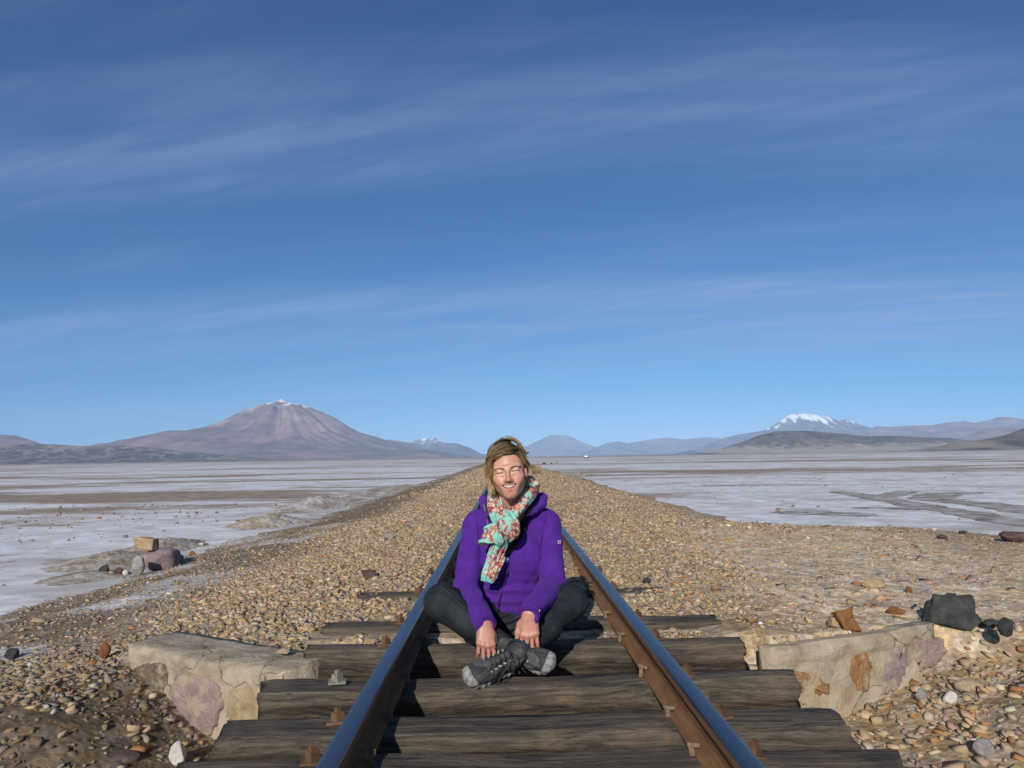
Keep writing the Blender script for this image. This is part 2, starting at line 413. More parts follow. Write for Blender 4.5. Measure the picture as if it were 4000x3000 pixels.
# dirt bank and ditch on the left
dirt_w = np.array([0.2, 0.12, 0.12, 0.16, 0.05, 0.06, 0.2, 0.05, 0.04, 0.02])
scatter(3800, -5.2, -1.1, 1.5, 4.3, 0.008, 0.035, 0.5, 0.35, lambda x, y: (y < wall_line(x) - 0.02) * 0.8, dirt_w, tone=0.66)
clod_w = np.array([0.02, 0.05, 0.05, 0.05, 0.0, 0.05, 0.45, 0.0, 0.33, 0.0])
scatter(12000, -4.6, -1.1, 1.6, 4.6, 0.007, 0.042, 0.5, 0.4, lambda x, y: (y < wall_line(x) - 0.05) * sstep(-0.4, 0.3, fbm(x * 2, y * 2, oct=3, seed=71) * 2 - 1), clod_w, tone=0.58)
scatter(2600, -3.4, -1.95, 3.2, 4.5, 0.008, 0.036, 0.5, 0.35, None, dirt_w, tone=0.75)
scatter(7000, -6.0, -2.0, 3.6, 14.0, 0.009, 0.032, 0.4, 0.35, None, dirt_w, tone=0.85)
PX, PY, PS, PT, PC, PSINK = (np.concatenate(a) for a in (PX, PY, PS, PT, PC, PSINK))
ok = np.ones(len(PX), bool)
for (a, b) in OPEN_Y:                                   # nothing lies on the sleepers that are swept clear
    ok &= ~((PY > a - 0.03) & (PY < b + 0.03) & (np.abs(PX) < 1.10))
ok &= ~((np.abs(np.abs(PX) - 0.53) < 0.085))           # nor on the rails
ok &= ~((np.abs(PX) < 1.06) & (PY < 3.45))
ok &= ~((np.abs(PX + 0.05) < 0.42) & (PY > 3.1) & (PY < 3.90))   # where the person sits
PX, PY, PS, PT, PC, PSINK = (a[ok] for a in (PX, PY, PS, PT, PC, PSINK))
PZ = terrain(PX, PY) + PS * (0.42 - PSINK)
app = PS / np.hypot(PX - CAM.x, PY) * ((np.abs((PX - CAM.x) / PY) < 0.72) & (PY > 1.9))
order = np.argsort(-app); single, mass = order[:300], order[300:]
nv = 0; VS, FS, CS = [], [], []
hid = rng.integers(0, len(HULLS), len(mass))
for h, (HV, HF) in enumerate(HULLS):
    idx = mass[hid == h]
    if not len(idx): continue
    M = rot_mats(len(idx), 0.40)
    V = np.einsum('nij,vj->nvi', M, HV) * PS[idx][:, None, None]
    V += np.stack([PX[idx], PY[idx], PZ[idx]], -1)[:, None, :]
    k = len(HV)
    FS.append((HF[None] + (nv + np.arange(len(idx)) * k)[:, None, None]).reshape(-1, 3)); VS.append(V.reshape(-1, 3))
    CS.append(np.repeat(PC[idx], k, axis=0)); nv += len(idx) * k
loose = link('loose_stones', mesh('loose_stones', np.vstack(VS), np.vstack(FS), False, np.vstack(CS)), MAT_STONE, embankment)
tag(loose, kind='stuff')
S_MESH = []
for i in range(40):
    HV, HF = HULLS[i % len(HULLS)]
    S_MESH.append(mesh('stone', HV, HF, False, np.tile(pick_colors(1), (len(HV), 1)))); S_MESH[-1].materials.append(MAT_STONE)
for i in single:
    o = bpy.data.objects.new('stone', S_MESH[int(rng.integers(0, 40))]); col.objects.link(o); o.parent = embankment
    o.location = (PX[i], PY[i], PZ[i]); s = float(PS[i]); o.scale = (s, s, s)
    o.rotation_euler = (float(rng.normal(0, 0.3)), float(rng.normal(0, 0.3)), float(rng.uniform(0, 6.28)))
def catmull(P, n):
    P = np.array(P, float); Q = np.vstack([2 * P[0] - P[1], P, 2 * P[-1] - P[-2]]); out_ = []
    t = np.linspace(0, len(P) - 1 - 1e-6, n); i = t.astype(int); u = (t - i)[:, None]
    p0, p1, p2, p3 = Q[i], Q[i + 1], Q[i + 2], Q[i + 3]
    return 0.5 * (2 * p1 + (p2 - p0) * u + (2 * p0 - 5 * p1 + 4 * p2 - p3) * u ** 2 + (3 * p1 - p0 - 3 * p2 + p3) * u ** 3)
# ------------------------------------------------------------------ sleepers
m = Mat('weathered_wood', 0.85, spec=0.25)
P = m.coord('Object')
oi = m.N('ShaderNodeObjectInfo')
sh = m.N('ShaderNodeVectorMath', operation='ADD'); m.l.new(P, sh.inputs[0])
cx_ = m.N('ShaderNodeCombineXYZ'); m.put(cx_.inputs[0], m.math('MULTIPLY', oi.outputs['Random'], 37.0)); m.put(cx_.inputs[1], m.math('MULTIPLY', oi.outputs['Random'], 11.0)); m.l.new(cx_.outputs[0], sh.inputs[1])
Q = sh.outputs[0]
warp = m.noise(m.mapv(Q, (1.2, 5, 5)), 1.6, 3, 0.5, out='Color')
wv = m.N('ShaderNodeVectorMath', operation='MULTIPLY_ADD'); m.l.new(warp, wv.inputs[0]); wv.inputs[1].default_value = (0.3, 0.10, 0.10); m.l.new(Q, wv.inputs[2])
gr = m.noise(m.mapv(wv.outputs[0], (1.1, 26, 26)), 2.4, 6, 0.65)
gr2 = m.noise(m.mapv(wv.outputs[0], (2.0, 90, 90)), 2.0, 4, 0.6)
patch = m.noise(Q, 3.2, 4, 0.6)
c = m.ramp(gr, [(0.28, (0.026, 0.022, 0.018)), (0.45, (0.066, 0.056, 0.045)), (0.58, (0.108, 0.091, 0.071)), (0.75, (0.165, 0.138, 0.102))])
c = m.mix(m.rng(patch, 0.46, 0.66, 0, 0.55), c, (0.17, 0.125, 0.08))
c = m.mix(m.rng(m.noise(m.mapv(Q, (1, 3, 3), loc=(5, 5, 5)), 4.5, 6, 0.7), 0.56, 0.66, 0, 0.55), c, (0.035, 0.033, 0.034))
c = m.mix(m.rng(m.noise(m.mapv(Q, (2, 8, 8), loc=(9, 2, 1)), 6, 6, 0.75), 0.66, 0.74, 0, 0.6), c, (0.34, 0.31, 0.27))
c = m.mix(m.math('MULTIPLY', m.attr('side', 'Fac'), 0.80), c, m.mix(m.rng(gr, 0.38, 0.68), (0.012, 0.010, 0.008), (0.075, 0.054, 0.034)))  # sides and ends painted darker, to offset the sun on the front faces
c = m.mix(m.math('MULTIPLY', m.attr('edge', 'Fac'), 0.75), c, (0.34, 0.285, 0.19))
crk = m.rng(gr2, 0.30, 0.40, 0.35, 1.0)
c = m.mix(1.0, c, crk, 'MULTIPLY')
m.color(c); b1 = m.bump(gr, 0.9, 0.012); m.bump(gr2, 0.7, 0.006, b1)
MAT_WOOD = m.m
m = Mat('rust', 0.85, spec=0.25); P = m.pos(); g = m.noise(P, 60, 5, 0.65); g2 = m.noise(P, 11, 4, 0.6)
m.color(m.mix(m.rng(g2, 0.35, 0.65), m.ramp(g, [(0.3, (0.06, 0.030, 0.018)), (0.7, (0.125, 0.060, 0.033))]), (0.15, 0.085, 0.048))); m.bump(g, 0.5, 0.004)
MAT_RUST = m.m
m = Mat('dusty_iron', 0.9, spec=0.2); P = m.pos(); g = m.noise(P, 70, 5, 0.65)
m.color(m.ramp(g, [(0.3, (0.10, 0.068, 0.04)), (0.7, (0.25, 0.18, 0.11))])); m.bump(g, 0.5, 0.004)
MAT_DUSTY = m.m
m = Mat('grey_iron', 0.7, spec=0.3); P = m.pos(); g = m.noise(P, 70, 5, 0.65)
m.color(m.ramp(g, [(0.3, (0.13, 0.12, 0.10)), (0.7, (0.27, 0.25, 0.21))])); MAT_GREYIRON = m.m

def sleeper_mesh(L, Wd, H, seed, worn=1.0, dust=False):
    r = np.random.default_rng(seed)
    nx, nr = 110, 76
    # ring: superellipse-ish rounded rectangle in (y,z), top at z=0
    a = np.linspace(0, 2 * np.pi, nr, endpoint=False) + 0.08
    e = 0.22
    cy = np.sign(np.cos(a)) * np.abs(np.cos(a)) ** e; cz = np.sign(np.sin(a)) * np.abs(np.sin(a)) ** e
    xs_ = np.linspace(-L / 2, L / 2, nx)
    Xr, A = np.meshgrid(xs_, np.arange(nr), indexing='ij')
    yy = cy[None] * Wd / 2 * (1 + 0.05 * (fbm(xs_ * 1.7, xs_ * 0 + seed, oct=2, seed=seed)[:, None] - 0.5) * 2)
    zz = cz[None] * H / 2 + np.zeros_like(yy)
    top = (cz[None] > 0.2)
    # worn top front / back edges, cut unevenly along the grain
    for sgn, sd_ in ((-1, 1), (1, 2)):
        depth = worn * 0.030 * np.clip(fbm(xs_ * 2.2, xs_ * 0 + 3.1 * sd_, oct=4, seed=seed + sd_) * 2.2 - 0.75, 0, 1.4)[:, None]
        k = np.clip((cy[None] * sgn - 0.55) / 0.45, 0, 1) * top
        zz = zz - depth * k; yy = yy - sgn * depth * 0.5 * k
    g1 = fbm(Xr * 1.3, yy * 40, zz * 40, oct=3, seed=seed + 5) - 0.5
    g2 = fbm(Xr * 3.0, yy * 110, zz * 110, oct=2, seed=seed + 8) - 0.5
    d = g1 * 0.026 + g2 * 0.009 + 0.018 * (fbm(Xr * 2.2, yy * 12, zz * 12, oct=3, seed=seed + 31) - 0.5)
    rg = 1 - np.abs(2 * vnoise(Xr * 0.9 + 3, yy * 34, zz * 34, seed + 41) - 1)
    d = d - 0.013 * sstep(0.90, 0.97, rg) * sstep(0.35, 0.6, fbm(Xr * 1.4, yy * 5, zz * 5, oct=2, seed=seed + 43))
    nrm = np.stack([cy / Wd, cz / H], -1); nrm /= np.linalg.norm(nrm, axis=1)[:, None]
    sag = (fbm(xs_ * 1.1, xs_ * 0 + 7.7, oct=2, seed=seed + 11)[:, None] - 0.5) * 0.016
    yy = yy + d * nrm[None, :, 0]; zz = zz + d * nrm[None, :, 1] + sag * top
    xe = Xr.copy()
    en = (fbm(yy * 14, zz * 14, oct=3, seed=seed + 13) - 0.5) * 0.10
    xe = xe + en * np.clip((np.abs(Xr) / (L / 2) - 0.9) / 0.1, 0, 1) * np.sign(Xr)
    V = np.stack([xe, yy, zz - H / 2], -1).reshape(-1, 3)
    F = []
    i, j = np.meshgrid(np.arange(nx - 1), np.arange(nr), indexing='ij'); j2 = (j + 1) % nr
    F = np.stack([i * nr + j, (i + 1) * nr + j, (i + 1) * nr + j2, i * nr + j2], -1).reshape(-1, 4).tolist()
    # ends: two inner rings and a centre for rough end grain
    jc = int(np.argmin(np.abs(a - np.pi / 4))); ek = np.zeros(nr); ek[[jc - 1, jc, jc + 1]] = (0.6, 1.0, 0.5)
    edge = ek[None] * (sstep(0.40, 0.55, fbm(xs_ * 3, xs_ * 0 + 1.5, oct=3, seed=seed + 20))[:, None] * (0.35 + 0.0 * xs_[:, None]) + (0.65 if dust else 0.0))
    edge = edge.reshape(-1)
    Vl = V.tolist(); el = edge.tolist()
    for end, base in ((0, 0), (1, (nx - 1) * nr)):
        ring = V[base:base + nr]; c0 = ring.mean(0); prev = list(range(base, base + nr))
        for k_, s_ in ((1, 0.72), (2, 0.38)):
            st = len(Vl)
            for q in ring:
                p = c0 + (q - c0) * s_; p[0] += r.normal(0, 0.004) + (0.008 if end else -0.008) * k_ * 0.4
                Vl.append(p.tolist()); el.append(0.0)
            for t in range(nr):
                t2 = (t + 1) % nr; q = [prev[t], prev[t2], st + t2, st + t]
                F.append(q if end else q[::-1])
            prev = list(range(st, st + nr))
        Vl.append(c0.tolist()); el.append(0.0)
        for t in range(nr):
            q = [prev[t], prev[(t + 1) % nr], len(Vl) - 1]; F.append(q if end else q[::-1])
    me = mesh('sleeper', Vl, F, False)
    me.polygons.foreach_set('use_smooth', np.ones(len(me.polygons), dtype=bool))
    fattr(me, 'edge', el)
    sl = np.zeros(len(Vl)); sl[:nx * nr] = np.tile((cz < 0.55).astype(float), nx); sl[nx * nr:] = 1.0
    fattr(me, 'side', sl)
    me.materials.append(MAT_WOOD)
    return me

def prism_mesh(name, n, r0, r1, h, cap=None, sq=False):
    """n-sided tapered block; cap adds a smaller stub on top (r, h)"""
    rings = [(r0, 0), (r0 * 0.98, h * 0.06), (r1, h * 0.94), (r1 * 0.9, h)]
    if cap: rings += [(cap[0], h), (cap[0] * 0.95, h + cap[1])]
    V, F = [], []
    for (r_, z) in rings:
        for k in range(n):
            a = 2 * np.pi * k / n + np.pi / n; V.append((r_ * math.cos(a), r_ * math.sin(a), z))
    for i in range(len(rings) - 1):
        for k in range(n):
            F.append([i * n + k, i * n + (k + 1) % n, (i + 1) * n + (k + 1) % n, (i + 1) * n + k])
    F.append(list(range(n))[::-1]); F.append([(len(rings) - 1) * n + k for k in range(n)])
    return mesh(name, V, F)
def join_meshes(name, parts, mat, colors=None):
    """parts: list of (mesh, Matrix)"""
    bm = bmesh.new()
    for me_, M in parts:
        t = me_.copy(); t.transform(M); bm.from_mesh(t); bpy.data.meshes.remove(t)
    me_ = bpy.data.meshes.new(name); bm.to_mesh(me_); bm.free(); me_.materials.append(mat); return me_
def box_mesh(name, sx, sy, sz, bev=0.0):
    bm = bmesh.new(); bmesh.ops.create_cube(bm, size=1.0)
    for v in bm.verts: v.co = Vector((v.co.x * sx, v.co.y * sy, v.co.z * sz))
    if bev: bmesh.ops.bevel(bm, geom=bm.edges[:], offset=bev, segments=2, affect='EDGES', profile=0.6)
    me_ = bpy.data.meshes.new(name); bm.to_mesh(me_); bm.free(); return me_
T = Matrix.Translation
# rail spike: square shank with a lip that hooks over the rail foot (lip along +x)
spike_me = join_meshes('rail_spike', [(prism_mesh('s', 4, 0.013, 0.013, 0.075), T((0, 0, -0.03))), (box_mesh('h', 0.046, 0.026, 0.016, 0.003), T((0.010, 0, 0.048)) @ Matrix.Rotation(R(12), 4, 'Y'))], MAT_DUSTY)
# coach screw: washer plate, tapered hexagonal body, square stub
screw_me = join_meshes('coach_screw', [(box_mesh('p', 0.085, 0.062, 0.012, 0.003), T((0, 0, 0.010))), (prism_mesh('b', 4, 0.031, 0.026, 0.036, (0.014, 0.016)), T((0, 0, 0.012)) @ Matrix.Rotation(R(45), 4, 'Z'))], MAT_RUST)
screw_grey = screw_me.copy(); screw_grey.materials.clear(); screw_grey.materials.append(MAT_GREYIRON)

SLEEP = [  # y_front, y_back, x centre, length, label
    (2.090, 2.290, 0.02, 2.10, 'nearest dark wooden sleeper cut by the bottom edge, pale dust line along its back'),
    (2.400, 2.610, 0.015, 2.08, 'dark wooden sleeper second from the bottom edge, swirling grain at its left end'),
    (2.867, 3.065, 0.02, 2.13, 'weathered wooden sleeper carrying the shoes of the seated person'),
    (3.430, 3.620, 0.015, 2.06, 'worn wooden sleeper with pale swirled front, just behind the crossed shoes'),
    (3.900, 4.096, 0.01, 2.10, 'dark sleeper level with the knees, last of the closely laid open ones'),
    (4.75, 4.955, 0.0, 2.04, 'grey sleeper lying flush in the ballast, closest behind the person'),
    (5.47, 5.67, -0.03, 2.04, 'dark sleeper half buried in ballast beside the rusty iron block'),
    (6.22, 6.42, 0.0, 2.04, 'mostly buried sleeper, third one behind the person'),
    (7.10, 7.30, -0.01, 2.04, 'mostly buried sleeper, fourth one behind the person'),
    (7.90, 8.10, 0.02, 2.04, 'mostly buried sleeper near the round grey stone, fifth one behind the person'),
    (8.66, 8.86, 0.0, 2.04, 'thin strip of a buried sleeper, sixth one behind the person'),
    (10.7, 10.9, 0.0, 2.04, 'farthest pale strip of a buried sleeper left of the left rail'),
]
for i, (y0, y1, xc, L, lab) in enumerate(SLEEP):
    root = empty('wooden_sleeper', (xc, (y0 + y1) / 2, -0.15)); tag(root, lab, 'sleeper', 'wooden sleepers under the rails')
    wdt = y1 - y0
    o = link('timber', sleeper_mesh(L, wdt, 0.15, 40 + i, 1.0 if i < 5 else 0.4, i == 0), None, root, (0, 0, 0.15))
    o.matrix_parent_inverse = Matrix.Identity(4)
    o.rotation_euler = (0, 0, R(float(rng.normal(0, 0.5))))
    if i < 7:
        for sx in (-1, 1):
            s = bpy.data.objects.new('rail_spike', spike_me); col.objects.link(s); s.parent = root
            s.scale = (0.8, 0.8, 0.8); s.location = (sx * (0.53 - 0.060) - xc, 0.02 + float(rng.normal(0, 0.01)), 0.15 - 0.004)
            s.rotation_euler = (R(float(rng.normal(0, 5))), R(float(rng.normal(0, 6))), math.pi * (sx < 0) + R(float(rng.normal(0, 14))))
            s = bpy.data.objects.new('coach_screw', screw_grey if (i, sx) == (2, -1) else screw_me); col.objects.link(s); s.parent = root
            s.location = (sx * (0.53 + (0.115 if (i, sx) != (2, -1) else 0.22)) - xc, 0.01 + float(rng.normal(0, 0.012)), 0.148)
            s.rotation_euler = (R(float(rng.normal(0, 4))), R(float(rng.normal(0, 4))), R(float(rng.normal(0, 12)))); s.scale = (0.82, 0.82, 0.82)

# ------------------------------------------------------------------ rails
m = Mat('rail_side', 0.8, spec=0.25); P = m.pos()
g = m.noise(m.mapv(P, (30, 3, 30)), 1.6, 5, 0.65); g2 = m.noise(P, 90, 3, 0.6)
m.color(m.mix(m.rng(g2, 0.35, 0.7, 0, 0.5), m.ramp(g, [(0.25, (0.115, 0.052, 0.022)), (0.55, (0.20, 0.105, 0.045)), (0.8, (0.29, 0.165, 0.075))]), (0.19, 0.09, 0.04))); m.bump(g2, 0.35, 0.003)
MAT_RAILSIDE = m.m
m = Mat('polished_rail_head', 0.30, 1.0, 0.5); P = m.pos()
st = m.noise(m.mapv(P, (260, 1.2, 1)), 1.0, 4, 0.7)
m.color(m.ramp(st, [(0.3, (0.15, 0.155, 0.17)), (0.7, (0.25, 0.255, 0.27))])); m.rough(m.rng(st, 0.3, 0.7, 0.30, 0.45)); m.bump(st, 0.06, 0.001)
MAT_RAILTOP = m.m
PROF = [(-0.055, 0.0), (0.055, 0.0), (0.055, 0.009), (0.046, 0.0125), (0.014, 0.021), (0.008, 0.032), (0.0075, 0.080), (0.013, 0.086), (0.029, 0.091), (0.0305, 0.097), (0.030, 0.115), (0.026, 0.1215), (0.016, 0.1245), (0.0, 0.1255)]
PROF = PROF + [(-x, z) for x, z in PROF[::-1][1:]][:-1]
def rail_mesh(xc, ya, yb, side):
    ysr = [ya]
    while ysr[-1] < yb: ysr.append(min(yb, ysr[-1] + max(0.35, 0.03 * ysr[-1])))
    ysr = np.array(ysr); n = len(PROF)
    wob = (fbm(ysr * 0.08, ysr * 0 + side, oct=2, seed=61) - 0.5) * 0.012; wz = (fbm(ysr * 0.11, ysr * 0 + side, oct=2, seed=62) - 0.5) * 0.006
    ramp_ = sstep(4, 14, ysr)
    V = np.array([[(xc + p[0] + wob[i] * ramp_[i], ysr[i], p[1] + wz[i] * ramp_[i]) for p in PROF] for i in range(len(ysr))]).reshape(-1, 3)
    F, mi = [], []
    for i in range(len(ysr) - 1):
        for k in range(n):
            k2 = (k + 1) % n; F.append([i * n + k, i * n + k2, (i + 1) * n + k2, (i + 1) * n + k])
            mi.append(1 if (PROF[k][1] > 0.114 and PROF[k2][1] > 0.114) else 0)
    F.append(list(range(n))); mi.append(0); F.append([(len(ysr) - 1) * n + k for k in range(n)][::-1]); mi.append(0)
    me_ = mesh('rail', V, F); me_.materials.append(MAT_RAILSIDE); me_.materials.append(MAT_RAILTOP)
    me_.polygons.foreach_set('material_index', np.array(mi, dtype=np.int32))
    bm = bmesh.new(); bm.from_mesh(me_); bmesh.ops.recalc_face_normals(bm, faces=bm.faces); bm.to_mesh(me_); bm.free()
    me_.update()
    return me_
JOINT = 6.31
def rail(xc, ya, yb, side, lab):
    o = link('rail', rail_mesh(xc, ya, yb, side)); tag(o, lab, 'rail', 'rails of the track'); return o
rail(-0.53, 0.6, 900, -1, 'left steel rail in one long length, blue polished head and shaded inner side')
rr = rail(0.53, 0.6, JOINT - 0.004, 1, 'near length of the right rail with sunlit rusty inner side')
rail(0.53, JOINT + 0.004, 900, 1, 'far length of the right rail beyond the joint behind the person')
for sx in (-1, 1):   # fishplates bolted over the joint
    fp = link('fishplate', box_mesh('fishplate', 0.012, 0.46, 0.052, 0.004), MAT_RUST, rr, (0.53 + sx * 0.0155, JOINT, 0.056))
    for k in (-0.16, -0.06, 0.06, 0.16):
        bo = link('bolt', prism_mesh('bolt', 6, 0.014, 0.013, 0.016), MAT_RUST, fp, (sx * 0.006, k, 0)); bo.rotation_euler = (0, R(90 * sx), 0)

# ------------------------------------------------------------------ culvert walls
m = Mat('mortar', 0.95, spec=0.15); P = m.pos(); g = m.noise(P, 7, 6, 0.6, 0.4); g2 = m.noise(P, 45, 5, 0.65); cr = m.voro(m.mapv(P, (1, 1, 1.5)), 5, 'DISTANCE_TO_EDGE')
c = m.ramp(g, [(0.3, (0.23, 0.185, 0.13)), (0.5, (0.36, 0.30, 0.215)), (0.72, (0.44, 0.385, 0.295))])
c = m.mix(m.rng(g2, 0.6, 0.75, 0, 0.5), c, (0.28, 0.20, 0.12))
c = m.mix(m.rng(m.noise(P, 3.1, 5, 0.65), 0.5, 0.66, 0, 0.55), c, (0.20, 0.17, 0.135))
wp = m.N('ShaderNodeVectorMath', operation='MULTIPLY_ADD'); m.l.new(m.noise(P, 6, 4, 0.6, out='Color'), wp.inputs[0]); wp.inputs[1].default_value = (0.3, 0.3, 0.3); m.l.new(P, wp.inputs[2])
ck = m.voro(wp.outputs[0], 1.7, 'DISTANCE_TO_EDGE'); c = m.mix(m.rng(ck, 0.006, 0.0015, 0, 0.6), c, (0.05, 0.04, 0.03))
c = m.mix(m.rng(m.noise(m.mapv(P, (5, 5, 1.2)), 2.4, 4, 0.6), 0.58, 0.72, 0, 0.7), c, (0.40, 0.235, 0.09))
m.color(c); b1 = m.bump(g, 0.7, 0.03); b2 = m.bump(g2, 0.6, 0.01, b1); m.bump(m.rng(ck, 0.0, 0.008), 0.7, 0.010, b2)
MAT_MORTAR = m.m
def rock_mat(name, c0, c1, sc=14.0, smear=0.0):
    m = Mat(name, 0.92, spec=0.2); P = m.coord('Object'); g = m.noise(P, sc, 6, 0.65, 0.3); g2 = m.noise(P, sc * 6, 4, 0.65)
    cc = m.mix(m.rng(g, 0.3, 0.7), c0, c1); cc = m.mix(m.rng(g2, 0.3, 0.7, 0.0, 0.35), cc, tuple(x * 0.5 for x in c0))
    if smear: cc = m.mix(m.rng(m.noise(P, 9, 5, 0.7), 0.50, 0.60, 0, smear), cc, (0.34, 0.285, 0.205))
    m.color(cc); b1 = m.bump(g, 0.6, 0.02); m.bump(g2, 0.6, 0.006, b1); return m.m
RK = dict(pink=rock_mat('pink_stone', (0.25, 0.175, 0.15), (0.36, 0.27, 0.24)), dark=rock_mat('dark_brown_stone', (0.09, 0.075, 0.06), (0.22, 0.165, 0.11), 18),
          ochre=rock_mat('ochre_stone', (0.30, 0.20, 0.10), (0.46, 0.36, 0.23), 12), rust=rock_mat('rust_stone', (0.15, 0.065, 0.028), (0.27, 0.125, 0.05), 20),
          black=rock_mat('black_stone', (0.030, 0.032, 0.032), (0.075, 0.078, 0.072), 16), grey=rock_mat('grey_stone', (0.20, 0.185, 0.17), (0.38, 0.355, 0.33), 14),
          white=rock_mat('white_stone', (0.48, 0.45, 0.40), (0.68, 0.65, 0.60), 14), purple=rock_mat('purple_stone', (0.21, 0.15, 0.155), (0.33, 0.25, 0.25), 12),
          tan=rock_mat('tan_stone', (0.33, 0.25, 0.15), (0.47, 0.38, 0.25), 16), rim=rock_mat('pale_plaster', (0.47, 0.44, 0.37), (0.62, 0.585, 0.50), 10),
          wpink=rock_mat('pink_masonry_stone', (0.22, 0.16, 0.14), (0.33, 0.255, 0.225), 14, 0.75), wdark=rock_mat('dark_masonry_stone', (0.08, 0.068, 0.055), (0.23, 0.165, 0.10), 18, 0.7), wochre=rock_mat('ochre_masonry_stone', (0.29, 0.20, 0.11), (0.42, 0.33, 0.215), 12, 0.8),
          wrust=rock_mat('rust_masonry_stone', (0.24, 0.115, 0.045), (0.36, 0.21, 0.10), 20, 0.85), wpurple=rock_mat('purple_masonry_stone', (0.20, 0.15, 0.145), (0.31, 0.245, 0.235), 12, 0.8),
          maroon=rock_mat('maroon_stone', (0.07, 0.045, 0.045), (0.15, 0.095, 0.09), 16))

def culvert_wall(A, B, thick, H, lab, stones, seed, top_z=-0.03):
    """A: track end, B: outer end of the front top edge; stones: outlines in (s, t), s along A->B in metres, t depth below the top"""
    root = empty('culvert_wall', (A.x, A.y, top_z - H)); tag(root, lab, 'wall', 'stone walls of the culvert')
    d = Vector((B.x - A.x, B.y - A.y, 0)); L = d.length; d.normalize(); nrm = Vector((d.y, -d.x, 0))
    if nrm.y > 0: nrm = -nrm
    def pt(s, t, o): return Vector((A.x, A.y, top_z)) + d * s + nrm * o + Vector((0, 0, -t))
    ns, nt, nk = 46, 20, 8
    V, F = [], []
    # strip: back bottom .. back top .. front top .. front bottom
    prof = [(-thick, H)] + [(-thick, 0.0)] + [(-thick + thick * k / nk, 0.0) for k in range(1, nk)] + [(-0.012, 0.004), (0.0, 0.018)] + [(0.0, 0.018 + (H - 0.018) * k / nt) for k in range(1, nt + 1)]
    for i in range(ns + 1):
        s = L * i / ns
        for (o, t) in prof:
            n1 = float(fbm(np.array([s * 5]), np.array([t * 5 + o * 5]), oct=4, seed=seed)[0]) - 0.5
            endr = min(i, ns - i) / ns
            inset = -0.03 * max(0, 1 - endr / 0.05) if o > -0.01 else 0
            band = 0.012 if (o >= -0.001 and t < 0.085) else 0.0       # plaster coping stands a little proud
            V.append(pt(s, t + n1 * 0.02 * (t < 0.02), o + (n1 * 0.035 + inset + band if o >= -0.02 else 0)))
    k = len(prof)
    for i in range(ns):
        for j in range(k - 1): F.append([i * k + j, (i + 1) * k + j, (i + 1) * k + j + 1, i * k + j + 1])
    F.append(list(range(k))); F.append([ns * k + j for j in range(k)][::-1])
    me_ = mesh('masonry', V, F, False)
    bm = bmesh.new(); bm.from_mesh(me_); bmesh.ops.recalc_face_normals(bm, faces=bm.faces); bm.to_mesh(me_); bm.free()
    me_.polygons.foreach_set('use_smooth', np.ones(len(me_.polygons), dtype=bool))
    link('masonry', me_, MAT_MORTAR, root)
    rs = np.random.default_rng(seed)
    for (outline, key, proud) in stones:
        P2 = np.array(outline, float); n0 = len(P2)
        # denser outline with a rough edge
        dense = []
        for a in range(n0):
            p, q = P2[a], P2[(a + 1) % n0]
            for f_ in np.arange(0, 1, 0.125): dense.append(p + (q - p) * f_ + rs.normal(0, 0.0035, 2))
        dense = [d_ + 0.018 * (np.array([float(vnoise(np.array([d_[0] * 22]), np.array([d_[1] * 22]), seed=seed)[0]), float(vnoise(np.array([d_[0] * 22 + 9]), np.array([d_[1] * 22]), seed=seed + 1)[0])]) - 0.5) for d_ in dense]
        dense = dense
        dense = np.array(dense); c0 = dense.mean(0); n_ = len(dense); V, F = [], []
        rings = [(1.0, -0.03), (1.0, proud * 0.35), (0.93, proud * 0.9), (0.66, proud * 1.1), (0.33, proud * 1.2)]
        for (sc_, o) in rings:
            for q in dense:
                p = c0 + (q - c0) * sc_; V.append(pt(p[0], p[1], o + 0.004 + rs.normal(0, 0.0015)))
        for i in range(len(rings) - 1):
            for a in range(n_): F.append([i * n_ + a, i * n_ + (a + 1) % n_, (i + 1) * n_ + (a + 1) % n_, (i + 1) * n_ + a])
        V.append(pt(c0[0], c0[1], proud * 1.2)); F += [[(len(rings) - 1) * n_ + a, (len(rings) - 1) * n_ + (a + 1) % n_, len(V) - 1] for a in range(n_)]
        me_ = mesh('stone', V, F)
        bm = bmesh.new(); bm.from_mesh(me_); bmesh.ops.recalc_face_normals(bm, faces=bm.faces); bm.to_mesh(me_); bm.free()
        me_.polygons.foreach_set('use_smooth', np.ones(len(me_.polygons), dtype=bool)); link('stone', me_, RK[key], root)
    return root
Ll = (LW_B - LW_A).length; Lr = (RW_B - RW_A).length
culvert_wall(LW_A, LW_B, 0.30, 0.42, 'broken stone and plaster culvert wall at the left, big pink stone in its face', [
    ([(0.40, 0.10), (0.56, 0.075), (0.70, 0.10), (0.73, 0.20), (0.66, 0.31), (0.54, 0.37), (0.44, 0.33), (0.38, 0.20)], 'wpink', 0.009),
    ([(0.77, 0.055), (0.92, 0.07), (1.02, 0.12), (1.02, 0.21), (0.94, 0.27), (0.82, 0.26), (0.76, 0.15)], 'wdark', 0.007),
    ([(0.06, 0.09), (0.20, 0.07), (0.32, 0.12), (0.33, 0.24), (0.20, 0.28), (0.06, 0.20)], 'wochre', 0.006)], 71)
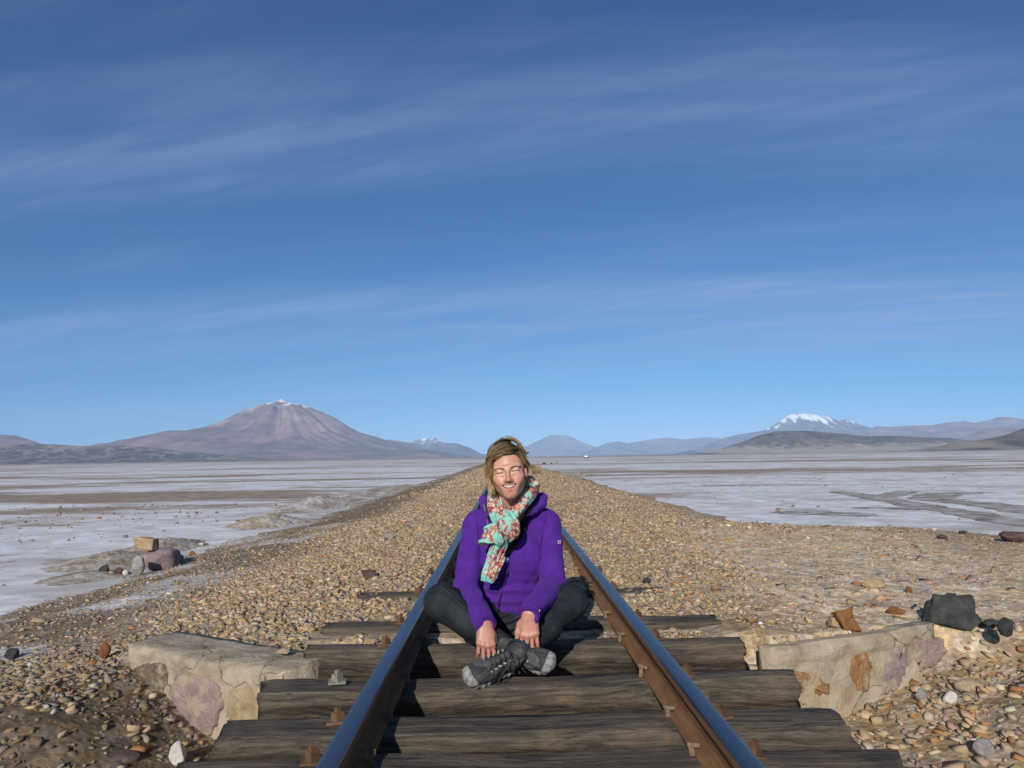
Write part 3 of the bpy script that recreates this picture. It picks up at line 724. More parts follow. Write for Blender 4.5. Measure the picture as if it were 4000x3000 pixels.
culvert_wall(RW_A, RW_B, 0.09, 0.36, 'plastered culvert wall at the right with rust stained stones showing', [
    ([(0.03, 0.13), (0.14, 0.115), (0.27, 0.15), (0.34, 0.20), (0.33, 0.25), (0.20, 0.23), (0.08, 0.20)], 'wrust', 0.005),
    ([(0.50, 0.08), (0.58, 0.07), (0.62, 0.14), (0.60, 0.26), (0.52, 0.26), (0.48, 0.16)], 'wrust', 0.005),
    ([(0.76, 0.09), (0.86, 0.07), (0.88, 0.18), (0.80, 0.27), (0.68, 0.30), (0.70, 0.20)], 'wpurple', 0.006),
    ([(0.96, 0.08), (1.14, 0.07), (1.17, 0.14), (1.08, 0.20), (0.97, 0.22), (0.94, 0.14)], 'wpink', 0.006)], 83)
# the head wall under the track
hw = culvert_wall(Vector((1.16, 3.60, 0)), Vector((-1.12, 3.60, 0)), 0.22, 0.36, 'low culvert head wall under the sleepers between the two wing walls', [], 91, -0.155)

# ------------------------------------------------------------------ single rocks
def rock_mesh(seed, dims, facets=14, rough=0.05, sub=3):
    r = np.random.default_rng(seed); bm = bmesh.new(); bmesh.ops.create_icosphere(bm, subdivisions=sub, radius=1.0)
    bm.verts.ensure_lookup_table(); V = np.array([v.co[:] for v in bm.verts]); F = np.array([[v.index for v in f.verts] for f in bm.faces]); bm.free()
    for _ in range(facets):
        n = r.normal(size=3); n /= np.linalg.norm(n); d = r.uniform(0.62, 0.92)
        e = np.maximum(V @ n - d, 0); V = V - e[:, None] * n
    V *= 1 + (fbm(V[:, 0] * 2.2, V[:, 1] * 2.2, V[:, 2] * 2.2, oct=4, seed=seed)[:, None] - 0.5) * rough * 4
    mn, mx = V.min(0), V.max(0); V = (V - (mn + mx) / 2) / (mx - mn)
    V = V * np.array(dims); V[:, 2] += dims[2] / 2
    return mesh('rock', V, F, False)
def block_mesh(seed, dims, rough=0.010, jit=0.13):
    """angular slab: a subdivided box with skewed corners"""
    r = np.random.default_rng(seed); n = 9
    bm = bmesh.new(); bmesh.ops.create_cube(bm, size=1.0); bmesh.ops.subdivide_edges(bm, edges=bm.edges[:], cuts=7, use_grid_fill=True)
    bm.verts.ensure_lookup_table(); V = np.array([v.co[:] for v in bm.verts]); F = np.array([[v.index for v in f.verts] for f in bm.faces]); bm.free()
    corner = {(a, b, c): r.normal(0, jit, 3) for a in (0, 1) for b in (0, 1) for c in (0, 1)}
    U = V + 0.5; D = 0
    for (a, b, c), dv in corner.items():
        w = (U[:, 0] if a else 1 - U[:, 0]) * (U[:, 1] if b else 1 - U[:, 1]) * (U[:, 2] if c else 1 - U[:, 2]); D = D + w[:, None] * dv
    V = V + D; V *= np.array(dims)
    V += (fbm(V[:, 0] * 22, V[:, 1] * 22, V[:, 2] * 22, oct=4, seed=seed)[:, None] - 0.5) * rough * 3 * np.sign(V)
    V[:, 2] -= V[:, 2].min()
    return mesh('rock', V, F, False)
def ground_at(px, py):
    z = -0.1
    for _ in range(25):
        p = at_z(px, py, z); z = max(float(terrain(np.array([p.x]), np.array([p.y]))[0]), FLAT_Z)
        if abs(p.x) > 9 or p.y > 300: z = FLAT_Z
    return at_z(px, py, z)
def rock(name, px, base, w, h, key, lab, cat='rock', kind='rock', seed=1, dep=0.7, rot=None, sink=0.12, z=None, group=None, tilt=(0, 0)):
    p = ground_at(px, base) if z is None else at_z(px, base, z)
    D = p.y; sx = w * D / FPX; sz = h * D / FPX
    me_ = rock_mesh(seed, (sx, sx * dep, sz * (1 + sink))) if kind == 'rock' else block_mesh(seed, (sx, sx * dep, sz * (1 + sink)))
    o = link(name, me_, RK[key]); o.location = (p.x, p.y + sx * dep * 0.45, p.z - sz * sink)
    o.rotation_euler = (R(tilt[0]), R(tilt[1]), R(rot or 0)); tag(o, lab, cat, group); return o
rock('rock_slab', 3744, 2466, 172, 108, 'black', 'flat black rock slab propped on the bank above the right wall', kind='block', seed=57, dep=0.30, tilt=(-20, 0), rot=-6, sink=0.14, z=-0.07)
rock('rock', 3948, 2485, 62, 66, 'black', 'small pointed dark rock at the right edge, right of the black slab', seed=6)
rock('rock_chip', 3882, 2448, 62, 26, 'black', 'flat dark chip lying between the black slab and the pointed rock', seed=7, dep=0.5)
rock('boulder', 3993, 2122, 118, 40, 'maroon', 'dark maroon boulder at the right edge beside the salt flat', cat='boulder', seed=8)
rock('rock', 3690, 2107, 40, 18, 'maroon', 'small maroon rock on the far edge of the gravel shelf', seed=9)
rock('rock', 3768, 2086, 34, 13, 'black', 'tiny black rock on the crest against the salt flat', seed=10)
rock('rock_slab', 3338, 2470, 52, 76, 'rust', 'upright dark rust slab leaning on an ochre one on the gravel shelf', kind='block', seed=11, dep=0.35, tilt=(-20, -14))
rock('rock_slab', 3285, 2455, 66, 40, 'ochre', 'ochre slab that the rust slab leans against', kind='block', seed=12, dep=0.5, tilt=(-10, 10))
rock('rock', 3508, 2402, 70, 30, 'rust', 'long flat rust coloured rock left of the black slab', seed=13, dep=0.5, rot=-15)
rock('rock', 3634, 2412, 46, 34, 'ochre', 'brown ochre rock touching the left side of the black slab', seed=14)
rock('rock', 3425, 2300, 88, 34, 'ochre', 'wide ochre brown rock cluster in the middle of the gravel shelf', seed=15, dep=0.6)
rock('rock', 3555, 2316, 26, 24, 'rust', 'small orange rock right of the wide ochre rock', seed=16)
rock('rock', 683, 2990, 64, 82, 'white', 'white stone standing beside the end of the nearest sleeper', seed=17, dep=0.7, sink=0.2)
rock('rock', 440, 2998, 165, 44, 'maroon', 'long dark stone in the ditch at the bottom left', seed=18, dep=0.5)
rock('rock', 30, 2580, 54, 40, 'black', 'dark rounded stone at the left edge above the ditch', seed=19)
rock('rock', 400, 2578, 46, 60, 'rust', 'upright reddish stone against the outer end of the left wall', seed=20)
rock('rock', 1100, 2560, 52, 22, 'tan', 'flat tan stone lying on top of the left wall', seed=21, z=-0.02)
rock('rock', 1518, 2106, 44, 22, 'grey', 'round grey stone alone on the ballast left of the track', seed=22)
rock('rock', 2528, 2283, 30, 26, 'black', 'small dark grey stone on the ballast right of the track', seed=23)
rock('iron_block', 1437, 2264, 44, 24, 'maroon', 'rusty iron block lying on the ballast by the half buried sleeper', cat='iron block', kind='block', seed=24, dep=0.6)
rock('rock', 140, 2440, 60, 22, 'tan', 'flat tan stone on the salty dirt at the left edge', seed=31)
rock('rock', 3800, 2712, 96, 46, 'tan', 'large flat tan stone on the stony bank below the right wall', seed=32, dep=0.6)
rock('rock', 3725, 2752, 62, 44, 'white', 'pale pinkish white stone on the stony bank below the right wall', seed=33)
rock('rock', 3860, 2960, 84, 60, 'grey', 'big grey stone at the lower right corner of the stony bank', seed=34)
rock('rock', 3610, 2745, 50, 48, 'grey', 'grey stone tilted up just below the outer end of the right wall', seed=35)
# a small cairn at the edge of the salt
cb = rock('boulder', 590, 2234, 142, 84, 'purple', 'large rounded purple grey boulder at the base of the cairn', cat='boulder', seed=41, dep=0.8, group='stones of the cairn')
rock('rock', 530, 2250, 52, 76, 'grey', 'pale grey wedge stone standing in front of the cairn boulder', seed=42, dep=0.6, group='stones of the cairn')
topz = cb.location.z + max(v.co.z for v in cb.data.vertices)
pb = at_y(573, 2166, cb.location.y)
o = link('rock_block', block_mesh(43, (78 * pb.y / FPX, 40 * pb.y / FPX, 40 * pb.y / FPX), 0.008, 0.06), RK['ochre'])
o.location = (pb.x, cb.location.y, topz - 0.02); o.rotation_euler = (0, R(5), R(-12)); tag(o, 'orange and cream stone block balanced on top of the cairn boulder', 'rock', 'stones of the cairn')
rock('rock', 400, 2243, 38, 34, 'black', 'black stone at the left end of the row beside the cairn', seed=44, group='stones of the cairn')
rock('rock', 458, 2246, 34, 28, 'maroon', 'dark stone between the black stone and the cairn boulder', seed=45, group='stones of the cairn')
rock('rock', 430, 2248, 20, 16, 'tan', 'cream pebble right of the black stone by the cairn', seed=46, group='stones of the cairn')
rock('rock', 486, 2246, 24, 18, 'white', 'pale pebble just left of the wedge stone by the cairn', seed=47, group='stones of the cairn')
rock('rock', 704, 2190, 20, 22, 'grey', 'small grey stone right of the cairn boulder', seed=48, group='stones of the cairn')
rock('rock', 784, 2130, 20, 10, 'white', 'small white stone on the dirt edge right of the cairn', seed=49)
rock('rock', 748, 2172, 26, 18, 'rust', 'small dark red stone on the dirt right of the cairn', seed=50)
rock('rock', 2280, 1876, 14, 7, 'black', 'dark stone at the foot of the embankment right of the head', seed=51)
rock('rock', 2126, 1813, 13, 6, 'black', 'dark rock far behind on the flat, close right of the hair', seed=52)
rock('rock', 2154, 1812, 9, 5, 'black', 'dark rock on the far flat next to the brown stake', seed=53)

# dirt mounds on the edge of the salt
m = Mat('salty_dirt', 0.95, spec=0.15); P = m.pos(); g = m.noise(P, 2.2, 6, 0.65); g2 = m.noise(P, 30, 4, 0.65)
c = m.mix(m.rng(g, 0.38, 0.62), (0.27, 0.215, 0.155), (0.50, 0.455, 0.40)); c = m.mix(m.rng(g2, 0.3, 0.7, 0, 0.5), c, (0.21, 0.165, 0.12)); m.color(c); m.bump(g2, 0.7, 0.02); MAT_DIRT = m.m
m = Mat('salty_mound', 0.95, spec=0.15); P = m.pos(); g = m.noise(P, 1.6, 6, 0.65); g2 = m.noise(P, 20, 4, 0.65)
c = m.mix(m.rng(g, 0.40, 0.60), (0.36, 0.28, 0.205), (0.56, 0.53, 0.51)); c = m.mix(m.rng(g2, 0.3, 0.7, 0, 0.35), c, (0.26, 0.20, 0.15)); m.color(c); m.bump(g2, 0.7, 0.02); MAT_MOUND = m.m
def mound(px, py, wpx, hpx, dep, mat, seed):
    p = at_z(px, py, FLAT_Z); wx = wpx * p.y / FPX; hz = hpx * p.y / FPX; n = 90
    gx_ = np.linspace(-1, 1, n); X, Y = np.meshgrid(gx_, gx_)
    r_ = np.hypot(X, Y) * (1 + 0.5 * (fbm(X * 1.5 + seed, Y * 1.5, oct=3, seed=seed) - 0.5))
    Z = hz * (1.0 * np.cos(np.clip(r_, 0, 1) * np.pi / 2) ** 1.8 * (0.55 + 0.9 * fbm(X * 4, Y * 4, oct=5, seed=seed + 1, gain=0.6)) - 0.08)
    Z = Z + (fbm(X * 14, Y * 14, oct=3, seed=seed + 2) - 0.5) * hz * 0.22
    Z = np.where(r_ >= 0.98, -0.06, Z)
    o = link('dirt_mound', mesh('dirt_mound', np.stack([X * wx / 2, Y * dep / 2, Z], -1).reshape(-1, 3), grid_faces(n, n), True), mat)
    o.location = (p.x, p.y + dep * 0.25, FLAT_Z + 0.005); tag(o, kind='structure')
mound(560, 2160, 330, 36, 2.4, MAT_DIRT, 1); mound(330, 2215, 420, 34, 2.2, MAT_DIRT, 2); mound(290, 2270, 300, 14, 1.2, MAT_DIRT, 6)
mound(990, 2058, 330, 42, 3.2, MAT_MOUND, 3); mound(1190, 1985, 330, 34, 6.0, MAT_MOUND, 4); mound(1560, 1915, 300, 14, 8.0, MAT_DIRT, 5); mound(1340, 1945, 220, 16, 6.0, MAT_MOUND, 7)
mound(2270, 1857, 60, 9, 6.0, MAT_MOUND, 8)

# wheel tracks curving over the salt on the right
m = Mat('wheel_track_soil', 0.95, spec=0.15); Pn = m.pos(); g = m.noise(Pn, 1.9, 6, 0.65); g2 = m.noise(Pn, 26, 4, 0.65)
m.color(m.mix(m.rng(g, 0.36, 0.62), (0.20, 0.165, 0.13), (0.46, 0.435, 0.425))); m.bump(g2, 0.5, 0.02); MAT_TRACKSOIL = m.m
for k, (pl, wd) in enumerate((([(3250, 1921), (3316, 1927), (3452, 1950), (3678, 1990), (3994, 2040), (4300, 2078)], 0.45), ([(4300, 2030), (4000, 1995), (3813, 1968), (3690, 1955), (3648, 1945), (3680, 1933), (3746, 1927), (3900, 1924)], 0.55), ([(3400, 1952), (3440, 1944), (3500, 1929), (3560, 1918)], 0.4), ([(3050, 2008), (3150, 2003), (3300, 2010), (3420, 2008)], 0.5), ([(3330, 1985), (3450, 1983), (3600, 1993)], 0.28))):
    c_ = np.array([(at_z(x, y, FLAT_Z).x, at_z(x, y, FLAT_Z).y) for x, y in pl]); c3_ = catmull(np.hstack([c_, np.zeros((len(c_), 1))]), 120)[:, :2]
    tg_ = np.gradient(c3_, axis=0); tg_ /= np.linalg.norm(tg_, axis=1)[:, None]; nr_ = np.stack([-tg_[:, 1], tg_[:, 0]], 1); tq = np.linspace(0, 1, 120)
    taper = np.clip(np.minimum(tq, 1 - tq) * 9, 0.05, 1); rows = []
    for side in (-1.0, -0.4, 0.4, 1.0):
        ww = wd * taper * (0.55 + 0.9 * fbm(tq * 30, tq * 0 + side * 3 + k, oct=3, seed=300 + k)); q = c3_ + nr_ * (ww * side)[:, None]; rows.append(np.stack([q[:, 0], q[:, 1], flat_z(q[:, 0], q[:, 1]) + 0.012 - 0.004 * abs(side)], 1))
    Vt = np.stack(rows, 1).reshape(-1, 3)
    tag(link('wheel_track', mesh('wheel_track', Vt, grid_faces(4, 120), True), MAT_TRACKSOIL, salt_flat), kind='structure')
# small stones strewn over the crust
n = 900
sx_ = np.concatenate([rng.uniform(-16, -5.2, 620), rng.uniform(6, 26, 280)]); sy_ = np.concatenate([rng.uniform(7, 24, 620), rng.uniform(9, 45, 280)])
keepm = fbm(sx_ * 0.25, sy_ * 0.25, oct=3, seed=77) > 0.47; sx_, sy_ = sx_[keepm], sy_[keepm]
ss_ = 0.018 * (4.0 ** (rng.uniform(0, 1, len(sx_)) ** 1.7)); VS, FS, CS, nv = [], [], [], 0
M = rot_mats(len(sx_), 0.3); cc_ = pick_colors(len(sx_), np.array([0.1, 0.1, 0.2, 0.1, 0.02, 0.1, 0.1, 0.05, 0.4, 0.02])) * 0.75
for i in range(len(sx_)):
    HV, HF = HULLS[i % len(HULLS)]; VS.append(HV @ M[i].T * ss_[i] + np.array([sx_[i], sy_[i], FLAT_Z + ss_[i] * 0.25])); FS.append(HF + nv); CS.append(np.tile(cc_[i], (len(HV), 1))); nv += len(HV)
tag(link('strewn_pebbles', mesh('strewn_pebbles', np.vstack(VS), np.vstack(FS), False, np.vstack(CS)), MAT_STONE, salt_flat), kind='stuff')

# ------------------------------------------------------------------ stakes and a far vehicle
m = Mat('old_wood_post', 0.9); P = m.pos(); g = m.noise(m.mapv(P, (20, 20, 2)), 2, 4); m.color(m.ramp(g, [(0.3, (0.13, 0.09, 0.06)), (0.7, (0.27, 0.19, 0.12))])); MAT_POST = m.m
def stake(px, base, hpx, wpx, z, lab, mat, sides=6):
    p = at_z(px, base, z); s = p.y / FPX
    o = link('stake', prism_mesh('stake', sides, wpx * s / 2, wpx * s * 0.42, hpx * s + 0.1), mat); o.location = (p.x, p.y, z - 0.1); o.rotation_euler = (R(2), R(3), R(20)); tag(o, lab, 'post'); return o
stake(1813, 1862, 19, 4.5, -0.30, 'short grey post on the left shoulder of the embankment, left of the head', MAT_GREYIRON, 4)
stake(2176, 1811, 12, 5, FLAT_Z, 'thin brown stake standing on the far flat right of the head', MAT_POST)
stake(2270, 1852, 10, 6, FLAT_Z + 0.1, 'short brown stump on a pale mound right of the embankment', MAT_POST)

vp = at_z(2291, 1790, FLAT_Z)
veh = empty('vehicle', vp); tag(veh, 'small white off road vehicle driving far away on the flat', 'vehicle')
m = Mat('white_paint', 0.35, spec=0.5); m.color((0.80, 0.80, 0.79)); MAT_WHITE = m.m
m = Mat('dark_glass', 0.1, spec=0.6); m.color((0.02, 0.025, 0.03)); MAT_GLASS = m.m
m = Mat('tyre', 0.9); m.color((0.02, 0.02, 0.02)); MAT_TYRE = m.m
vs_ = 1.0
def vpart(name, me_, mat, loc, rot=(0, 0, 0), par=None):
    o = link(name, me_, mat); o.parent = par or veh; o.location = loc; o.rotation_euler = rot; return o
vpart('body', box_mesh('body', 1.85, 4.6, 0.95, 0.18), MAT_WHITE, (0, 0, 0.95))
cbm = box_mesh('cabin', 1.66, 2.9, 0.72, 0.16)
for v in cbm.vertices:
    if v.co.z > 0: v.co.x *= 0.84; v.co.y *= 0.86
cab = vpart('cabin', cbm, MAT_WHITE, (0, 0.35, 1.66))
vpart('windscreen', box_mesh('windscreen', 1.42, 0.05, 0.50, 0.02), MAT_GLASS, (0, -1.42, 0.02), (R(-16), 0, 0), cab)
for sx in (-1, 1):
    vpart('side_window', box_mesh('side_window', 0.05, 2.3, 0.42, 0.02), MAT_GLASS, (sx * 0.79, 0, 0.03), (0, R(-10 * sx), 0), cab)
    vpart('headlight', box_mesh('headlight', 0.34, 0.08, 0.18, 0.03), MAT_GLASS, (sx * 0.62, -2.29, 1.05))
    for yy in (-1.42, 1.42):
        w = vpart('wheel', prism_mesh('wheel', 16, 0.40, 0.40, 0.26), MAT_TYRE, (sx * 0.80 - 0.13, yy, 0.40), (0, R(90), 0))
vpart('bumper', box_mesh('bumper', 1.8, 0.2, 0.24, 0.05), MAT_TYRE, (0, -2.3, 0.62))
veh.rotation_euler = (0, 0, R(-14))

# ------------------------------------------------------------------ mountains
def mtn_mat(name, lo, hi, pink, sc):
    m = Mat(name, 1.0, spec=0.05); P = m.pos()
    g = m.noise(m.mapv(P, (1, 1, 2.5)), 0.0016 * sc, 7, 0.62, 0.3); g2 = m.noise(m.mapv(P, (1, 0.6, 1)), 0.0007 * sc, 4, 0.55)
    c = m.mix(m.rng(g, 0.35, 0.65), lo, hi); c = m.mix(m.rng(g2, 0.48, 0.66, 0, 0.8), c, pink)
    c = m.mix(m.attr('pale', 'Fac'), c, (0.50, 0.42, 0.33))
    c = m.mix(m.attr('snow', 'Fac'), c, (0.86, 0.87, 0.90)); m.color(c); m.bump(g, 0.6, 60 / sc); return m.m
MM = dict(main=mtn_mat('volcano_rock', (0.15, 0.10, 0.09), (0.25, 0.175, 0.15), (0.34, 0.215, 0.175), 1.6), dark=mtn_mat('dark_hill', (0.075, 0.062, 0.052), (0.15, 0.12, 0.095), (0.30, 0.25, 0.185), 3.0),
          far=mtn_mat('far_range', (0.13, 0.105, 0.105), (0.21, 0.17, 0.16), (0.28, 0.19, 0.16), 1.0))
def mountain(name, lab, pts, D, mat, depth=None, center=None, seed=0, snow=None, pale=None, gully=0.22, nx=260, ny=70, kfront=4.5, bulge=1.2):
    W_ = [at_y(x, y, D) for x, y in pts]; px_ = np.array([p.x for p in W_]); pz_ = np.array([max(p.z - FLAT_Z, 0) for p in W_])
    Hm = pz_.max(); dep = depth or kfront * Hm
    gx_ = np.linspace(px_[0], px_[-1], nx); gy_ = np.linspace(-1, 1, ny)
    X, Yt = np.meshgrid(gx_, gy_); Yw = Yt * dep
    u = Hm
    if center is not None:
        cxw = at_y(center, 1700, D).x; dx = X - cxw
        k = 1.0; r_ = np.hypot(dx, Yw * k); th = np.arctan2(Yw, dx); w = 0.5 + 0.5 * np.cos(th)
        w = sstep(0.15, 0.85, w)
        hl = np.interp(cxw - r_, px_, pz_, left=0, right=0); hr = np.interp(cxw + r_, px_, pz_, left=0, right=0)
        h = hl * (1 - w) + hr * w
        gl = fbm(th * 4.5 + 3, r_ / u * 0.25, oct=4, seed=seed, ridged=True)
        rel = h / Hm
        h = h * (1 - gully * (gl - 0.35) * 4 * rel * (1 - rel) * sstep(0.0, 0.12, np.abs(Yt)))
        h = h + Hm * 0.03 * (fbm(X / u * 3.0, Yw / u * 3.0, oct=5, seed=seed + 3) - 0.5) * sstep(0.0, 0.2, rel)
    else:
        prof = np.interp(X, px_, pz_)
        s_ = np.clip(1 - np.abs(Yt), 0, 1) ** bulge
        gl = fbm(X / u * 1.6, Yw / u * 0.7, oct=5, seed=seed, ridged=True)
        h = prof * s_ * (1 - gully * (gl - 0.35) * 4 * np.clip(s_, 0, 1) * (1 - s_))
        h = h + Hm * 0.06 * (fbm(X / u * 2.5, Yw / u * 2.5, oct=5, seed=seed + 3) - 0.5) * sstep(0.02, 0.3, s_) * (1 - sstep(0.85, 1, s_))
        h = h - Hm * 0.02 * (1 - sstep(0, 0.1, s_))
    h = np.maximum(np.where(np.abs(Yt) > 0.995, -0.4, h - 1.0), -0.4)
    me_ = mesh(name, np.stack([X, D + Yw, FLAT_Z + h], -1).reshape(-1, 3), grid_faces(nx, ny), True)
    nn = fbm(X / u * 5, Yw / u * 5, oct=4, seed=seed + 9); gr_ = fbm(X / u * 11, Yw / u * 1.2, oct=3, seed=seed + 12)
    sn = np.zeros_like(h) if snow is None else sstep(snow[0], snow[1], h / Hm + (nn - 0.5) * snow[2] + (gr_ - 0.5) * snow[2])
    fattr(me_, 'snow', sn)
    pl = np.zeros_like(h) if pale is None else pale(X, Yw, h / Hm, nn, gr_)
    fattr(me_, 'pale', pl)
    o = link(name, me_, MM[mat]); tag(o, lab, 'mountain' if 'hill' not in name else 'hill'); o['kind'] = 'structure' if False else 'structure'
    del o['category']; return o
V0 = [(300, 1800), (430, 1762), (517, 1728), (620, 1703), (691, 1689), (745, 1687), (804, 1674), (870, 1646), (945, 1608), (1016, 1584), (1065, 1571), (1085, 1564), (1100, 1558), (1119, 1571), (1157, 1576), (1195, 1584), (1255, 1606), (1304, 1630), (1363, 1668), (1401, 1687), (1454, 1701), (1500, 1717), (1600, 1744), (1720, 1766), (1880, 1786), (2000, 1790)]
def pale_main(X, Yw, rel, nn, gr_):
    cxw = at_y(1100, 1700, 14000).x
    a = sstep(0.74, 0.86, rel + (gr_ - 0.5) * 0.25) * sstep(-100, -330, X - cxw) * sstep(-900, -650, X - cxw) * sstep(100, -100, Yw)
    b = sstep(0.52, 0.66, nn) * sstep(0.45, 0.6, rel) * 0.22
    return np.clip(a * 0.9 + b, 0, 1)
mountain('volcano', 'large brown volcano with a little snow on its summit, left of centre', V0, 14000, 'main', depth=5600, center=1100, seed=101, snow=(0.88, 0.96, 0.22), pale=pale_main, nx=420, ny=221, gully=0.36)
mountain('range', 'low reddish hills right of the large volcano', [(1420, 1790), (1480, 1730), (1511, 1715), (1546, 1718), (1590, 1726), (1655, 1740), (1704, 1729), (1747, 1729), (1785, 1730), (1834, 1748), (1880, 1772), (1930, 1778), (1990, 1790)], 19000, 'far', seed=102, kfront=4)
mountain('snow_peak', 'far snow capped peak behind the reddish hills', [(1540, 1780), (1570, 1745), (1600, 1726), (1628, 1712), (1650, 1711), (1671, 1709), (1704, 1707), (1736, 1726), (1770, 1750), (1800, 1780)], 27000, 'far', seed=103, snow=(0.84, 0.95, 0.6))
mountain('volcano', 'pale blue flat topped volcano right behind the head', [(1900, 1790), (1980, 1770), (2045, 1748), (2105, 1720), (2149, 1700), (2175, 1699), (2203, 1700), (2230, 1705), (2279, 1731), (2333, 1746), (2400, 1765), (2470, 1782)], 30000, 'far', depth=3600, center=2180, seed=104, gully=0.16, nx=200, ny=91)
mountain('range', 'pale blue range between the flat topped volcano and the snowy mountain', [(2250, 1782), (2300, 1762), (2333, 1745), (2371, 1729), (2414, 1722), (2452, 1731), (2512, 1720), (2542, 1715), (2606, 1708), (2669, 1715), (2759, 1706), (2814, 1712), (2886, 1694), (2949, 1690), (3050, 1690), (3200, 1740)], 26000, 'far', seed=105, kfront=3.5, gully=0.3)
mountain('snow_mountain', 'snow topped mountain on the right behind the dark hill', [(2700, 1760), (2800, 1722), (2894, 1694), (2982, 1679), (3029, 1656), (3076, 1620), (3100, 1613), (3141, 1612), (3188, 1618), (3229, 1626), (3276, 1644), (3299, 1635), (3335, 1644), (3376, 1662), (3440, 1684), (3560, 1725), (3700, 1760)], 21000, 'far', seed=106, snow=(0.78, 0.88, 0.62), kfront=3.8, gully=0.45)
mountain('range', 'long reddish range along the right horizon', [(3300, 1745), (3380, 1685), (3423, 1663), (3480, 1666), (3570, 1658), (3640, 1659), (3699, 1647), (3764, 1641), (3805, 1650), (3870, 1638), (3899, 1625), (3940, 1625), (4000, 1638), (4150, 1655), (4400, 1700), (4600, 1745)], 19000, 'main', seed=107, kfront=3.5, gully=0.5)
mountain('hill', 'low pink hill in front of the reddish range at the right', [(3700, 1745), (3758, 1712), (3846, 1673), (3890, 1668), (3934, 1668), (4000, 1676), (4100, 1700), (4250, 1742)], 13500, 'main', seed=108, kfront=4)
mountain('hill', 'long dark hill in front of the snow topped mountain', [(2760, 1770), (2823, 1750), (2912, 1720), (2964, 1700), (3029, 1682), (3135, 1679), (3229, 1685), (3364, 1700), (3523, 1702), (3699, 1709), (3787, 1720), (3875, 1732), (4000, 1742), (4150, 1752)], 7000, 'dark', seed=109, kfront=6, bulge=1.7, gully=0.35,
         pale=lambda X, Yw, rel, nn, gr_: np.clip(sstep(0.42, 0.12, rel + (nn - 0.5) * 0.5) * 0.65, 0, 1))
mountain('hill', 'near dark hill cut by the right edge', [(3600, 1762), (3676, 1750), (3711, 1732), (3817, 1720), (3922, 1700), (3964, 1685), (4000, 1670), (4150, 1640), (4350, 1655), (4550, 1720), (4700, 1745)], 4200, 'dark', seed=110, kfront=3.2, gully=0.4)
mountain('hill', 'rounded hill cut by the left edge', [(-500, 1800), (-300, 1745), (-100, 1700), (0, 1695), (60, 1698), (110, 1716), (160, 1732), (300, 1760), (420, 1790)], 12500, 'main', seed=111, kfront=4)
mountain('hill', 'two small rounded peaks left of the large volcano', [(300, 1775), (345, 1742), (385, 1730), (420, 1730), (450, 1722), (470, 1715), (490, 1718), (517, 1728), (570, 1752), (640, 1780)], 12000, 'main', seed=112, kfront=4)
mountain('hill', 'long low dark hills along the left horizon', [(-400, 1790), (-200, 1748), (0, 1741), (150, 1732), (250, 1735), (370, 1742), (470, 1738), (570, 1745), (660, 1755), (760, 1766), (900, 1780), (1050, 1792), (1120, 1797)], 8000, 'dark', seed=113, kfront=8, bulge=1.25, gully=0.55,
         pale=lambda X, Yw, rel, nn, gr_: sstep(0.60, 0.70, nn) * 0.5)

# ------------------------------------------------------------------ air
hz = bpy.data.materials.new('thin_air'); hz.use_nodes = True; hn = hz.node_tree.nodes; hn.clear()
ho = hn.new('ShaderNodeOutputMaterial'); hv = hn.new('ShaderNodeVolumePrincipled')
hv.inputs['Color'].default_value = (0.42, 0.66, 1.0, 1); hv.inputs['Density'].default_value = 2.9e-5; hv.inputs['Anisotropy'].default_value = -0.25
hz.node_tree.links.new(hv.outputs[0], ho.inputs['Volume'])
haze = link('haze', box_mesh('haze', 130000, 78000, 1602), hz); haze.location = (0, 33000, 799); tag(haze, kind='stuff')
